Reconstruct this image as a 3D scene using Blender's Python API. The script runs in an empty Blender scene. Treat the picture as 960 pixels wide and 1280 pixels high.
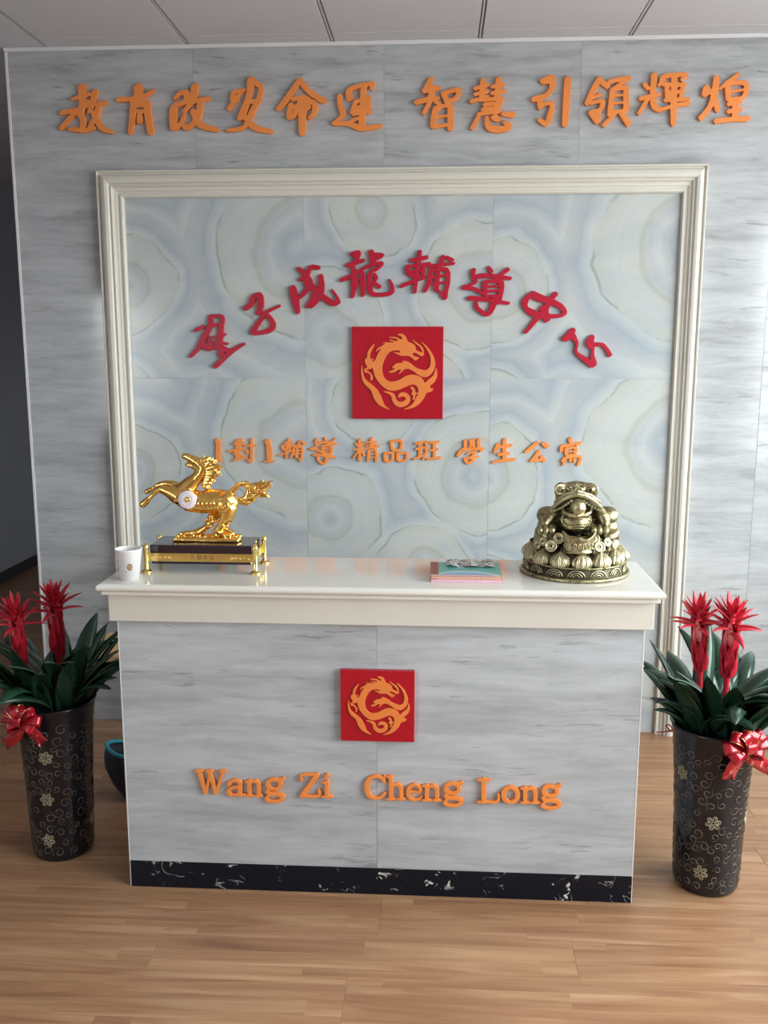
import bpy, bmesh, math, random
import numpy as np
from mathutils import Vector, Matrix, Euler
random.seed(7)
PI = math.pi
SC = bpy.context.scene
COL = SC.collection
# ------------------------------------------------------------------ camera
FPX, PITCH, YAW = 1154.42, .1724, -.059
CAM = Vector((0, -4.0331, 1.7091))
FW = Vector((math.sin(YAW)*math.cos(PITCH), math.cos(YAW)*math.cos(PITCH), -math.sin(PITCH)))
RT = Vector((math.cos(YAW), -math.sin(YAW), 0))
UP = RT.cross(FW)
cd = bpy.data.cameras.new('camera')
cd.sensor_fit = 'HORIZONTAL'; cd.sensor_width = 36; cd.lens = FPX/960*36
cd.clip_start = .05; cd.clip_end = 100
cam = bpy.data.objects.new('camera', cd); COL.objects.link(cam)
cam.matrix_world = Matrix(((RT.x, UP.x, -FW.x, CAM.x), (RT.y, UP.y, -FW.y, CAM.y), (RT.z, UP.z, -FW.z, CAM.z), (0, 0, 0, 1)))
SC.camera = cam
# ------------------------------------------------------------------ view, world, daylight
SC.view_settings.view_transform = 'Standard'; SC.view_settings.look = 'None'
SC.view_settings.gamma = 1; SC.view_settings.use_curve_mapping = False
SC.view_settings.exposure = 0.0
W = bpy.data.worlds.new('overcast_sky'); SC.world = W; W.use_nodes = True
wn = W.node_tree.nodes; wl = W.node_tree.links
bg = wn['Background']
tc = wn.new('ShaderNodeTexCoord'); sx = wn.new('ShaderNodeSeparateXYZ'); cr = wn.new('ShaderNodeValToRGB')
wl.new(tc.outputs['Generated'], sx.inputs[0]); 
mr = wn.new('ShaderNodeMapRange'); mr.inputs['From Min'].default_value = -.3; mr.inputs['From Max'].default_value = .6
wl.new(sx.outputs['Z'], mr.inputs['Value']); wl.new(mr.outputs[0], cr.inputs[0]); wl.new(cr.outputs[0], bg.inputs[0])
e = cr.color_ramp.elements
e[0].position = 0; e[0].color = (.36, .37, .36, 1); e[1].position = 1; e[1].color = (.86, .95, .97, 1)
m = e.new(.30); m.color = (.50, .52, .53, 1); m = e.new(.38); m.color = (.93, .98, .98, 1)
bg.inputs[1].default_value = 13.5
ROOM = dict(x0=-3.25, x1=2.6, y0=-8.2, y1=6.0, z=2.9553)
H = ROOM['z']
WIN_R = (-4.3, -.45, .80, 2.88)     # window in the right wall: y0, y1, z0, z1
WIN_L = (-6.8, -4.75, .90, 2.30)
WIN_FILL = (2.4, 3.4, 1.1, 2.2)         # unseen opening added behind the partition, right wall, to brighten the corridor     # smaller window in the left wall
def portal(name, loc, rot, sx_, sy_):
    l = bpy.data.lights.new(name, 'AREA'); l.shape = 'RECTANGLE'; l.size = sx_; l.size_y = sy_
    l.cycles.is_portal = True
    o = bpy.data.objects.new(name, l); COL.objects.link(o); o.location = loc; o.rotation_euler = rot
portal('daylight_portal', (ROOM['x1']+.1, (WIN_R[0]+WIN_R[1])/2, (WIN_R[2]+WIN_R[3])/2), (0, PI/2, 0), WIN_R[3]-WIN_R[2], WIN_R[1]-WIN_R[0])
portal('daylight_portal', (ROOM['x0']-.1, (WIN_L[0]+WIN_L[1])/2, (WIN_L[2]+WIN_L[3])/2), (0, -PI/2, 0), WIN_L[3]-WIN_L[2], WIN_L[1]-WIN_L[0])
portal('daylight_portal', (ROOM['x1']+.1, (WIN_FILL[0]+WIN_FILL[1])/2, (WIN_FILL[2]+WIN_FILL[3])/2), (0, PI/2, 0), WIN_FILL[3]-WIN_FILL[2], WIN_FILL[1]-WIN_FILL[0])  # portal for the opening added to light the corridor

# ------------------------------------------------------------------ helpers
def ray(px, py): return FW + RT*((px-480)/FPX) - UP*((py-640)/FPX)
def on_y(px, py, y):
    d = ray(px, py); return CAM + d*((y-CAM.y)/d.y)
def on_z(px, py, z):
    d = ray(px, py); return CAM + d*((z-CAM.z)/d.z)
def mesh_obj(name, bm, mat, parent=None, smooth=False, loc=None, rot=None):
    me = bpy.data.meshes.new(name); bm.normal_update(); bm.to_mesh(me); bm.free()
    if mat: me.materials.append(mat)
    if smooth:
        for p in me.polygons: p.use_smooth = True
    o = bpy.data.objects.new(name, me); COL.objects.link(o)
    if parent: o.parent = parent
    if loc is not None: o.location = loc
    if rot is not None: o.rotation_euler = rot
    return o
def from_mesh(name, me, parent=None, loc=(0, 0, 0), rot=(0, 0, 0), scale=None):
    o = bpy.data.objects.new(name, me); COL.objects.link(o)
    if parent: o.parent = parent
    o.location = loc; o.rotation_euler = rot
    if scale: o.scale = scale
    return o
def tag(o, label=None, cat=None, group=None, kind=None):
    if label: o['label'] = label
    if cat: o['category'] = cat
    if group: o['group'] = group
    if kind: o['kind'] = kind
    return o
def empty(name, loc, label=None, cat=None, group=None, rot=(0, 0, 0), kind=None):
    o = bpy.data.objects.new(name, None); COL.objects.link(o); o.location = loc; o.rotation_euler = rot
    o.empty_display_size = .05
    return tag(o, label, cat, group, kind)
def box(bm, x0, x1, y0, y1, z0, z1, bev=0):
    r = bmesh.ops.create_cube(bm, size=1)
    for v in r['verts']:
        v.co = Vector((x0+(v.co.x+.5)*(x1-x0), y0+(v.co.y+.5)*(y1-y0), z0+(v.co.z+.5)*(z1-z0)))
    if bev:
        es = list({ed for v in r['verts'] for ed in v.link_edges})
        bmesh.ops.bevel(bm, geom=es, offset=bev, segments=2 if bev > .002 else 1, affect='EDGES', profile=.6)
def boxo(name, x0, x1, y0, y1, z0, z1, mat, parent=None, bev=0, loc=None):
    bm = bmesh.new(); box(bm, x0, x1, y0, y1, z0, z1, bev); return mesh_obj(name, bm, mat, parent, loc=loc)
def lathe(bm, prof, seg=48, c=(0, 0, 0), caps=True):
    rings = []
    for r, z in prof:
        if r < 1e-6: rings.append([bm.verts.new((c[0], c[1], c[2]+z))])
        else: rings.append([bm.verts.new((c[0]+r*math.cos(2*PI*i/seg), c[1]+r*math.sin(2*PI*i/seg), c[2]+z)) for i in range(seg)])
    for a, b in zip(rings, rings[1:]):
        for i in range(seg):
            j = (i+1) % seg
            if len(a) == 1 and len(b) == 1: continue
            if len(a) == 1: bm.faces.new((a[0], b[i], b[j]))
            elif len(b) == 1: bm.faces.new((a[i], b[0], a[j])) if False else bm.faces.new((a[j], a[i], b[0]))
            else: bm.faces.new((a[i], a[j], b[j], b[i]))
    bmesh.ops.recalc_face_normals(bm, faces=bm.faces)
def frame_of(t, ref=Vector((0, 0, 1))):
    t = t.normalized()
    if abs(t.dot(ref)) > .95: ref = Vector((1, 0, 0))
    a = t.cross(ref).normalized(); return a, a.cross(t).normalized()
def tube(bm, pts, rad, seg=8, closed=False):
    pts = [Vector(p) for p in pts]; n = len(pts); rings = []
    rr = rad if isinstance(rad, (list, tuple)) else [rad]*n
    a = None
    for i, p in enumerate(pts):
        if closed: t = pts[(i+1) % n]-pts[i-1]
        else: t = pts[min(i+1, n-1)]-pts[max(i-1, 0)]
        t.normalize()
        if a is None: a, b = frame_of(t)
        else:
            a = (a-t*a.dot(t)).normalized(); b = a.cross(t).normalized()
        rings.append([bm.verts.new(p+(a*math.cos(2*PI*k/seg)+b*math.sin(2*PI*k/seg))*rr[i]) for k in range(seg)])
    for i in range(n if closed else n-1):
        A, B = rings[i], rings[(i+1) % n]
        for k in range(seg): bm.faces.new((A[k], A[(k+1) % seg], B[(k+1) % seg], B[k]))
    if not closed:
        bm.faces.new(rings[0][::-1]); bm.faces.new(rings[-1])
def catmull(pts, sub=5, closed=False):
    P = [np.array(p, float) for p in pts]; n = len(P); out = []
    if n < 3 and not closed: return [tuple(P[0]*(1-t)+P[-1]*t) for t in np.linspace(0, 1, sub+1)]
    for i in range(n if closed else n-1):
        if closed: a, b, c, d = P[i-1], P[i], P[(i+1) % n], P[(i+2) % n]
        else: a, b, c, d = P[max(i-1, 0)], P[i], P[i+1], P[min(i+2, n-1)]
        for s in range(sub):
            t = s/sub
            out.append(tuple(.5*((2*b)+(c-a)*t+(2*a-5*b+4*c-d)*t*t+(3*b-a-3*c+d)*t**3)))
    if not closed: out.append(tuple(P[-1]))
    return out

# ------------------------------------------------------------------ materials
class NT:
    def __init__(s, name):
        s.m = bpy.data.materials.new(name); s.m.use_nodes = True
        s.n = s.m.node_tree.nodes; s.l = s.m.node_tree.links; s.b = s.n['Principled BSDF']
    def node(s, t, **k):
        o = s.n.new(t)
        for a, v in k.items():
            if a.startswith('i_'): o.inputs[a[2:].replace('_', ' ')].default_value = v
            else: setattr(o, a, v)
        return o
    def link(s, a, b): s.l.new(a, b)
    def math(s, op, a, b=None, clamp=False):
        o = s.n.new('ShaderNodeMath'); o.operation = op; o.use_clamp = clamp
        for i, v in enumerate((a, b)):
            if v is None: continue
            if isinstance(v, (int, float)): o.inputs[i].default_value = v
            else: s.l.new(v, o.inputs[i])
        return o.outputs[0]
    def ramp(s, fac, stops, interp='LINEAR'):
        o = s.n.new('ShaderNodeValToRGB'); cr = o.color_ramp; cr.interpolation = interp
        while len(cr.elements) < len(stops): cr.elements.new(.5)
        for el, (p, c) in zip(cr.elements, stops):
            el.position = p; el.color = (c[0], c[1], c[2], 1) if not isinstance(c, (int, float)) else (c, c, c, 1)
        s.l.new(fac, o.inputs[0]); return o.outputs[0]
    def mix(s, fac, a, b, mode='MIX'):
        o = s.n.new('ShaderNodeMix'); o.data_type = 'RGBA'; o.blend_type = mode
        for i, v in ((0, fac), (6, a), (7, b)):
            if isinstance(v, (int, float)): o.inputs[i].default_value = v
            elif isinstance(v, tuple): o.inputs[i].default_value = (v[0], v[1], v[2], 1)
            else: s.l.new(v, o.inputs[i])
        return o.outputs[2]
    def mapping(s, src, scale, loc=(0, 0, 0), rot=(0, 0, 0)):
        o = s.n.new('ShaderNodeMapping'); o.inputs['Scale'].default_value = scale
        o.inputs['Location'].default_value = loc; o.inputs['Rotation'].default_value = rot
        s.l.new(src, o.inputs[0]); return o.outputs[0]
    def noise(s, vec, scale, detail=3, rough=.5, dist=0):
        o = s.n.new('ShaderNodeTexNoise'); o.inputs['Scale'].default_value = scale
        o.inputs['Detail'].default_value = detail; o.inputs['Roughness'].default_value = rough
        o.inputs['Distortion'].default_value = dist
        if vec: s.l.new(vec, o.inputs['Vector'])
        return o
    def bump(s, h, strength, dist=.002):
        o = s.n.new('ShaderNodeBump'); o.inputs['Strength'].default_value = strength; o.inputs['Distance'].default_value = dist
        s.l.new(h, o.inputs['Height']); s.l.new(o.outputs[0], s.b.inputs['Normal'])
    def objvec(s, rnd=40):
        t = s.n.new('ShaderNodeTexCoord'); i = s.n.new('ShaderNodeObjectInfo')
        v = s.n.new('ShaderNodeVectorMath'); v.operation = 'ADD'
        q = s.n.new('ShaderNodeVectorMath'); q.operation = 'SCALE'; q.inputs[0].default_value = (1, .37, .71); 
        s.l.new(s.math('MULTIPLY', i.outputs['Random'], rnd), q.inputs['Scale'])
        s.l.new(t.outputs['Object'], v.inputs[0]); s.l.new(q.outputs[0], v.inputs[1]); return v.outputs[0], i.outputs['Random']
def simple(name, col, rough=.5, metal=0, noise=.06, nscale=20, spec=.5, coat=0, bump=0, bscale=200):
    t = NT(name); b = t.b
    tcn = t.node('ShaderNodeTexCoord'); n = t.noise(tcn.outputs['Object'], nscale, 3)
    c = tuple(col)
    lo = tuple(max(0, x*(1-noise)) for x in c); hi = tuple(min(1, x*(1+noise)) for x in c)
    t.link(t.ramp(n.outputs[0], [(.3, lo), (.7, hi)]), b.inputs['Base Color'])
    b.inputs['Roughness'].default_value = rough; b.inputs['Metallic'].default_value = metal
    b.inputs['Specular IOR Level'].default_value = spec; b.inputs['Coat Weight'].default_value = coat
    b.inputs['Coat Roughness'].default_value = .08
    if bump:
        n2 = t.noise(tcn.outputs['Object'], bscale, 2); t.bump(n2.outputs[0], bump)
    return t.m
M = {}
def streak_marble(name, light, mid, dark, rough=.22, blue=1.0):
    t = NT(name); v, r = t.objvec()
    w = t.noise(t.mapping(v, (1.5, 1, 4)), 1.6, 3)          # slow warp
    vv = t.node('ShaderNodeVectorMath', operation='ADD')
    ws = t.node('ShaderNodeVectorMath', operation='SCALE'); t.link(w.outputs['Color'], ws.inputs[0]); ws.inputs['Scale'].default_value = .055
    t.link(v, vv.inputs[0]); t.link(ws.outputs[0], vv.inputs[1])
    a = t.noise(t.mapping(vv.outputs[0], (.9, 1, 6.5)), 2.4, 7, .66)
    b_ = t.noise(t.mapping(vv.outputs[0], (3.0, 1, 24)), 2.2, 5, .62)
    c_ = t.noise(t.mapping(vv.outputs[0], (2.0, 1, 17)), 3.4, 4, .6)
    base = t.ramp(a.outputs[0], [(.33, dark), (.47, mid), (.60, light)])
    fine = t.ramp(b_.outputs[0], [(.36, (.90, .90, .905)), (.58, (1.02, 1.02, 1.02))])
    c1 = t.mix(.7, base, fine, 'MULTIPLY')
    g_ = t.noise(t.mapping(v, (1.4, 1, 4)), 2.3, 2)
    vein = t.ramp(c_.outputs[0], [(.345, (.70, .71, .69)), (.40, (1, 1, 1))])
    c2 = t.mix(t.ramp(g_.outputs[0], [(.42, .15), (.62, 1)]), c1, t.mix(1, c1, vein, 'MULTIPLY'))
    t.link(c2, t.b.inputs['Base Color']); t.b.inputs['Roughness'].default_value = rough
    t.b.inputs['Specular IOR Level'].default_value = .55
    return t.m
M['grey_tile'] = streak_marble('streaked_grey_marble', (.49, .515, .53), (.425, .445, .46), (.335, .35, .36), .09)
M['counter_tile'] = streak_marble('streaked_grey_marble_satin', (.50, .53, .56), (.43, .455, .48), (.35, .37, .39), .30)

def agate():
    t = NT('agate_swirl_marble')
    g = t.node('ShaderNodeNewGeometry'); pos = g.outputs['Position']
    n1 = t.noise(pos, 2.1, 3, .5); n2 = t.noise(pos, 7, 4, .55)
    sep = t.node('ShaderNodeSeparateXYZ'); t.link(pos, sep.inputs[0])
    sc = t.node('ShaderNodeSeparateColor'); t.link(n1.outputs['Color'], sc.inputs[0])
    # tile coordinates: each 0.8 m slab carries the same print, the middle column another one
    u0 = t.math('ADD', sep.outputs['X'], .58); v0 = t.math('SUBTRACT', 2.393, sep.outputs['Z'])
    col = t.math('FLOOR', t.math('DIVIDE', u0, .8)); row = t.math('FLOOR', t.math('DIVIDE', v0, .8))
    u = t.math('SUBTRACT', u0, t.math('MULTIPLY', col, .8)); v = t.math('SUBTRACT', v0, t.math('MULTIPLY', row, .8))
    u = t.math('ADD', u, t.math('MULTIPLY', t.math('SUBTRACT', sc.outputs[0], .5), .22))
    v = t.math('ADD', v, t.math('MULTIPLY', t.math('SUBTRACT', sc.outputs[1], .5), .22))
    def field(cs):
        cur = None
        for cx, cz, r, add in cs:
            dx = t.math('SUBTRACT', u, cx); dz = t.math('SUBTRACT', v, cz)
            d = t.math('ADD', t.math('DIVIDE', t.math('SQRT', t.math('ADD', t.math('MULTIPLY', dx, dx), t.math('MULTIPLY', dz, dz))), r), add)
            if cur is None: cur = d
            else:
                o = t.node('ShaderNodeMath', operation='SMOOTH_MIN'); t.link(cur, o.inputs[0]); t.link(d, o.inputs[1]); o.inputs[2].default_value = .06; cur = o.outputs[0]
        return cur
    A = field([(.80, .27, 1.15, 0), (.02, .42, .8, .06), (-.05, .95, .9, .1), (.35, 1.0, .8, .18)])
    B = field([(.74, .40, .85, .02), (.30, .12, .8, .10), (.10, .62, .9, .05), (.52, .85, .8, .08)])
    mid = t.math('COMPARE', col, 0); mid.node.inputs[2].default_value = .1
    d = t.math('ADD', t.math('MULTIPLY', A, t.math('SUBTRACT', 1, mid)), t.math('MULTIPLY', B, mid))
    frac = t.math('DIVIDE', t.math('ADD', d, t.math('MULTIPLY', t.math('SUBTRACT', n2.outputs[0], .5), .045)), .60)
    blue = (.42, .475, .515); pale = (.54, .58, .58); cream = (.53, .555, .52); grey = (.46, .49, .49); lav = (.475, .505, .52)
    c = t.ramp(frac, [(0, pale), (.08, blue), (.15, lav), (.20, pale), (.25, lav), (.31, cream), (.43, pale), (.50, cream), (.56, pale), (.63, blue), (.70, lav), (.76, pale), (.85, blue), (1, pale)])
    s1 = t.math('ABSOLUTE', t.math('SUBTRACT', frac, .545)); v1 = t.ramp(s1, [(.0, (.60, .65, .61)), (.013, (1, 1, 1))])
    s3 = t.math('ABSOLUTE', t.math('SUBTRACT', frac, .30)); v3 = t.ramp(s3, [(.0, (.84, .85, .84)), (.03, (1, 1, 1))])
    s2 = t.math('ABSOLUTE', t.math('SINE', t.math('MULTIPLY', frac, 30))); v2 = t.ramp(s2, [(0, (.945, .95, .95)), (.5, (1, 1, 1))])
    n3 = t.noise(t.mapping(pos, (1, 1, 1.7), rot=(0, .7, 0)), 2.4, 5, .62, 1.0)
    cl = t.ramp(n3.outputs[0], [(.36, (.88, .91, .95)), (.6, (1.0, 1.0, .985))])
    gate = t.ramp(n2.outputs[0], [(.42, 0), (.55, 1)])
    c = t.mix(1, c, cl, 'MULTIPLY'); c = t.mix(gate, c, t.mix(1, c, v1, 'MULTIPLY')); c = t.mix(.8, c, v3, 'MULTIPLY'); c = t.mix(.8, c, v2, 'MULTIPLY')
    t.link(c, t.b.inputs['Base Color']); t.b.inputs['Roughness'].default_value = .16
    return t.m
M['agate'] = agate()
M['grout'] = simple('grey_grout', (.44, .45, .47), .8)
M['cream'] = simple('cream_lacquered_moulding', (.68, .66, .59), .45, noise=.01)
M['white_trim'] = simple('white_plastic_trim', (.75, .75, .76), .4, noise=.02)
M['slab'] = simple('polished_cream_stone', (.78, .765, .71), .07, noise=.03, nscale=6, spec=.7)
M['fascia'] = simple('cream_stone_fascia', (.66, .635, .57), .25, noise=.03, nscale=4)
M['ceiling'] = simple('white_ceiling_board', (.63, .64, .68), .85, noise=.02, nscale=40, bump=.15, bscale=350)
M['tbar'] = simple('painted_steel_bar', (.55, .55, .57), .5)
M['void'] = simple('dark_ceiling_void', (.03, .03, .035), .9)
M['paint'] = simple('pale_blue_grey_wall_paint', (.30, .32, .38), .7, noise=.02, bump=.05)
M['white_wall'] = simple('white_wall_paint', (.72, .72, .72), .7, noise=.02)
M['front_paint'] = simple('grey_front_wall_paint', (.26, .27, .30), .7, noise=.02)
M['dark_base'] = simple('dark_baseboard', (.035, .033, .038), .4)
M['red'] = simple('glossy_red_acrylic', (.44, .006, .028), .35, noise=.03)
M['plate_red'] = simple('satin_red_acrylic', (.42, .005, .016), .28, noise=.03)
M['orange'] = simple('orange_acrylic', (.86, .27, .06), .38, noise=.03)
M['orange_face'] = simple('orange_acrylic_emblem', (.78, .22, .05), .4, noise=.03)

def black_marble():
    t = NT('black_marble_white_flecks'); tcn = t.node('ShaderNodeTexCoord'); v = tcn.outputs['Object']
    n = t.noise(t.mapping(v, (1, 1, 1.6)), 24, 5, .62, .6); gate = t.noise(v, 7, 2)
    f = t.math('MULTIPLY', t.ramp(n.outputs[0], [(.63, 0), (.655, 1)]), t.ramp(gate.outputs[0], [(.46, 0), (.52, 1)]))
    vn = t.noise(v, 9, 3, .5, 1.2); vf = t.ramp(t.math('ABSOLUTE', t.math('SUBTRACT', vn.outputs[0], .5)), [(0, 1), (.006, 0)])
    vf = t.math('MULTIPLY', vf, t.ramp(gate.outputs[0], [(.55, 0), (.60, 1)]))
    f2 = t.math('MAXIMUM', f, vf)
    t.link(t.mix(f2, (.006, .008, .014), (.62, .62, .60)), t.b.inputs['Base Color']); t.b.inputs['Roughness'].default_value = .3; t.b.inputs['Specular IOR Level'].default_value = .25
    return t.m
M['black_marble'] = black_marble()
def wood_floor():
    t = NT('oak_laminate'); v, r = t.objvec(30)
    # printed strips: three staves per plank
    sp = t.node('ShaderNodeSeparateXYZ'); tcn = t.node('ShaderNodeTexCoord'); t.link(tcn.outputs['Object'], sp.inputs[0])
    row = t.math('FLOOR', t.math('MULTIPLY', sp.outputs['Y'], 15.79))
    xs = t.math('FLOOR', t.math('ADD', t.math('MULTIPLY', sp.outputs['X'], .85), t.math('MULTIPLY', row, .43)))
    wn_ = t.node('ShaderNodeTexWhiteNoise', noise_dimensions='4D')
    cb = t.node('ShaderNodeCombineXYZ'); t.link(row, cb.inputs[0]); t.link(xs, cb.inputs[1]); t.link(t.math('MULTIPLY', r, 91), cb.inputs[2])
    t.link(cb.outputs[0], wn_.inputs['Vector'])
    vo = t.node('ShaderNodeVectorMath', operation='ADD'); t.link(v, vo.inputs[0])
    sc = t.node('ShaderNodeVectorMath', operation='SCALE'); t.link(wn_.outputs['Color'], sc.inputs[0]); sc.inputs['Scale'].default_value = 7; t.link(sc.outputs[0], vo.inputs[1])
    a = t.noise(t.mapping(vo.outputs[0], (.60, 8, 1)), 2.0, 6, .60, .9)
    b_ = t.noise(t.mapping(vo.outputs[0], (3, 60, 1)), 3, 3, .6)
    c = t.ramp(a.outputs[0], [(.24, (.22, .098, .052)), (.40, (.33, .168, .090)), (.55, (.42, .235, .128)), (.74, (.56, .35, .20))])
    c = t.mix(.5, c, t.ramp(b_.outputs[0], [(.3, (.82, .78, .74)), (.65, (1, 1, 1))]), 'MULTIPLY')
    c = t.mix(1, c, t.ramp(wn_.outputs['Value'], [(0, (.93, .925, .92)), (1, (1.03, 1.03, 1.02))]), 'MULTIPLY')
    t.link(c, t.b.inputs['Base Color']); t.b.inputs['Roughness'].default_value = .33; t.b.inputs['Specular IOR Level'].default_value = .4
    return t.m
M['floor'] = wood_floor()
M['subfloor'] = simple('dark_subfloor', (.10, .06, .04), .9)
# ------------------------------------------------------------------ room shell
def struct(name, bm, mat, loc=None): return tag(mesh_obj(name, bm, mat, loc=loc), kind='structure')
X0, X1, Y0, Y1 = ROOM['x0'], ROOM['x1'], ROOM['y0'], ROOM['y1']
PLR = -1.8229                                                     # left end of the tiled partition
bm = bmesh.new(); box(bm, X0-.2, X1+.2, Y0-.2, Y1+.2, -.12, -.009); floor = struct('floor', bm, M['subfloor'])
PW, PL_ = .19, 1.21
bm = bmesh.new(); box(bm, -PL_/2+.0003, PL_/2-.0003, -PW/2+.00025, PW/2-.00025, -.009, 0, .0004)
me = bpy.data.meshes.new('plank'); bm.to_mesh(me); bm.free(); me.materials.append(M['floor'])
y = Y0+PW/2; k = 0; far = []; near = []
while y < Y1+PW/2:
    off = (k*.47*PL_) % PL_; x = X0-off+PL_/2
    while x-PL_/2 < X1: 
        vis = (-3.4 < y < 0.2 and -2.5 < x < 2.3) or (y >= 0 and x < -1.6 and y < 3.2)
        (near if vis else far).append((x, y)); x += PL_
    y += PW; k += 1
for i, (x, y) in enumerate(near): from_mesh('plank', me, floor, (x, y, 0))
bm = bmesh.new()
for x, y in far: box(bm, x-PL_/2+.0006, x+PL_/2-.0006, y-PW/2+.0005, y+PW/2-.0005, -.009, 0)
tag(mesh_obj('planks', bm, M['floor'], floor), kind='stuff')

bm = bmesh.new(); box(bm, X0-.2, X1+.2, Y0-.2, Y1+.2, H+.012, H+.14); ceiling = struct('ceiling', bm, M['void'])
S0, G = -1.6492, .1107
bm = bmesh.new(); box(bm, -.3+.009, .3-.009, -.3+.003, .3-.003, 0, .014, .0015)
mp = bpy.data.meshes.new('ceiling_panel'); bm.to_mesh(mp); bm.free(); mp.materials.append(M['ceiling'])
nx0 = int((X0-S0)/.6)-1; nx1 = int((X1-S0)/.6)+1
for i in range(nx0, nx1+1):
    x = S0+.6*i
    for j in range(-14, 11):
        yc = -G+.3+.6*j
        if x+.3 > X1+.3 or x+.3 < X0-.3: continue
        from_mesh('ceiling_panel', mp, ceiling, (x+.3, yc, H))
bm = bmesh.new(); box(bm, -.0042, .0042, Y0, Y1, .001, .012, 0)
mt = bpy.data.meshes.new('ceiling_bar'); bm.to_mesh(mt); bm.free(); mt.materials.append(M['tbar'])
for i in range(nx0, nx1+1): from_mesh('ceiling_bar', mt, ceiling, (S0+.6*i, 0, H))

# back partition, tile by tile
bm = bmesh.new(); box(bm, PLR+.004, X1, .0012, .13, 0, H); wall_back = struct('wall_back', bm, M['grout'])
def tile(x0, x1, z0, z1, mat, parent, y=0., th=.0012, g=.0005, ax='y', name='tile'):
    bm = bmesh.new(); cx, cz = (x0+x1)/2, (z0+z1)/2
    box(bm, x0-cx+g, x1-cx-g, 0, th, z0-cz+g, z1-cz-g, .0003)
    return mesh_obj(name, bm, mat, parent, loc=(cx, y, cz))
FL, FR, FT = -1.4557, 1.0833, 2.4594
zr = [0, .067, .867, 1.667, 2.467]
for z0, z1 in zip(zr, zr[1:]):
    tile(PLR+.004, FL+.05, z0, z1, M['grey_tile'], wall_back)
    for a, b in ((FR-.05, 1.362), (1.362, 2.162), (2.162, X1)): tile(a, b, z0, z1, M['grey_tile'], wall_back)
xs = [PLR+.004, -1.033, -.238, .562, 1.362, 2.162, X1]
for a, b in zip(xs, xs[1:]): tile(a, b, 2.467, H, M['grey_tile'], wall_back)
px_ = [FL+.05, -.58, .22, FR-.05]
for z0, z1 in ((0, .793), (.793, 1.593), (1.593, FT-.02)):
    for a, b in zip(px_, px_[1:]): tile(a, b, z0, z1, M['agate'], wall_back)
# moulded frame round the panel
PROF = [(0, 0), (0, .030), (.004, .033), (.008, .031), (.010, .022), (.015, .021), (.018, .031), (.026, .040), (.038, .044), (.050, .041), (.055, .036), (.056, .030),
        (.060, .030), (.062, .034), (.065, .034), (.067, .026), (.074, .022), (.082, .021), (.084, .016), (.094, .014), (.096, .019), (.104, .019), (.110, .012), (.110, 0)]
def mould(name, side):
    bm = bmesh.new(); A = []; B = []
    for s, h in PROF:
        if side == 'L': A.append(bm.verts.new((FL+s, -h, 0))); B.append(bm.verts.new((FL+s, -h, FT-s)))
        elif side == 'R': A.append(bm.verts.new((FR-s*.86, -h, 0))); B.append(bm.verts.new((FR-s*.86, -h, FT-s)))
        else: A.append(bm.verts.new((FL+s, -h, FT-s))); B.append(bm.verts.new((FR-s*.86, -h, FT-s)))
    for i in range(len(A)-1): bm.faces.new((A[i], A[i+1], B[i+1], B[i]))
    bm.faces.new(A); bm.faces.new(B[::-1])
    bmesh.ops.recalc_face_normals(bm, faces=bm.faces); return struct(name, bm, M['cream'])
mould('trim_1', 'L'); mould('trim_2', 'T'); mould('trim_3', 'R')
bm = bmesh.new(); box(bm, PLR-.004, PLR+.006, -.004, .13, 0, H-.001); struct('trim_4', bm, M['white_trim'])
bm = bmesh.new(); box(bm, PLR-.004, X1, -.014, 0, H-.016, H-.0005, .002); struct('trim_5', bm, M['white_trim'])
# other walls
bm = bmesh.new(); box(bm, X0-.2, X0, Y0, WIN_L[0], 0, H); box(bm, X0-.2, X0, WIN_L[1], Y1, 0, H)
box(bm, X0-.2, X0, WIN_L[0], WIN_L[1], 0, WIN_L[2]); box(bm, X0-.2, X0, WIN_L[0], WIN_L[1], WIN_L[3], H); struct('wall_left', bm, M['paint'])
bm = bmesh.new(); box(bm, X1, X1+.2, Y0, WIN_R[0], 0, H); box(bm, X1, X1+.2, WIN_R[1], WIN_FILL[0], 0, H); box(bm, X1, X1+.2, WIN_FILL[1], Y1, 0, H)
box(bm, X1, X1+.2, WIN_FILL[0], WIN_FILL[1], 0, WIN_FILL[2]); box(bm, X1, X1+.2, WIN_FILL[0], WIN_FILL[1], WIN_FILL[3], H)
box(bm, X1, X1+.2, WIN_R[0], WIN_R[1], 0, WIN_R[2]); box(bm, X1, X1+.2, WIN_R[0], WIN_R[1], WIN_R[3], H); struct('wall_right', bm, M['white_wall'])
bm = bmesh.new(); box(bm, X0-.2, X1+.2, Y0-.2, Y0, 0, H); struct('wall_front', bm, M['front_paint'])
bm = bmesh.new(); box(bm, X0-.2, X1+.2, Y1, Y1+.2, 0, H); struct('wall_corridor', bm, M['paint'])
bm = bmesh.new(); box(bm, X0, X0+.014, Y0, Y1, 0, .085, .002); struct('baseboard_left', bm, M['dark_base'])
def window(name, xw, y0, y1, z0, z1, n):
    e_ = empty(name, (xw, (y0+y1)/2, z0), kind='structure'); yc = (y0+y1)/2
    bm = bmesh.new(); t_ = .045
    box(bm, -.03, .03, y0-yc, y1-yc, 0, t_); box(bm, -.03, .03, y0-yc, y1-yc, z1-z0-t_, z1-z0)
    for i in range(n+1):
        yy = y0+(y1-y0)*i/n-yc; yy = min(max(yy, y0-yc+t_/2), y1-yc-t_/2)
        box(bm, -.03, .03, yy-t_/2, yy+t_/2, t_, z1-z0-t_)
    mesh_obj('window_frame', bm, M['white_trim'], e_)
window('window_1', X1+.1, *WIN_R[:2], WIN_R[2], WIN_R[3], 5)
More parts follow.
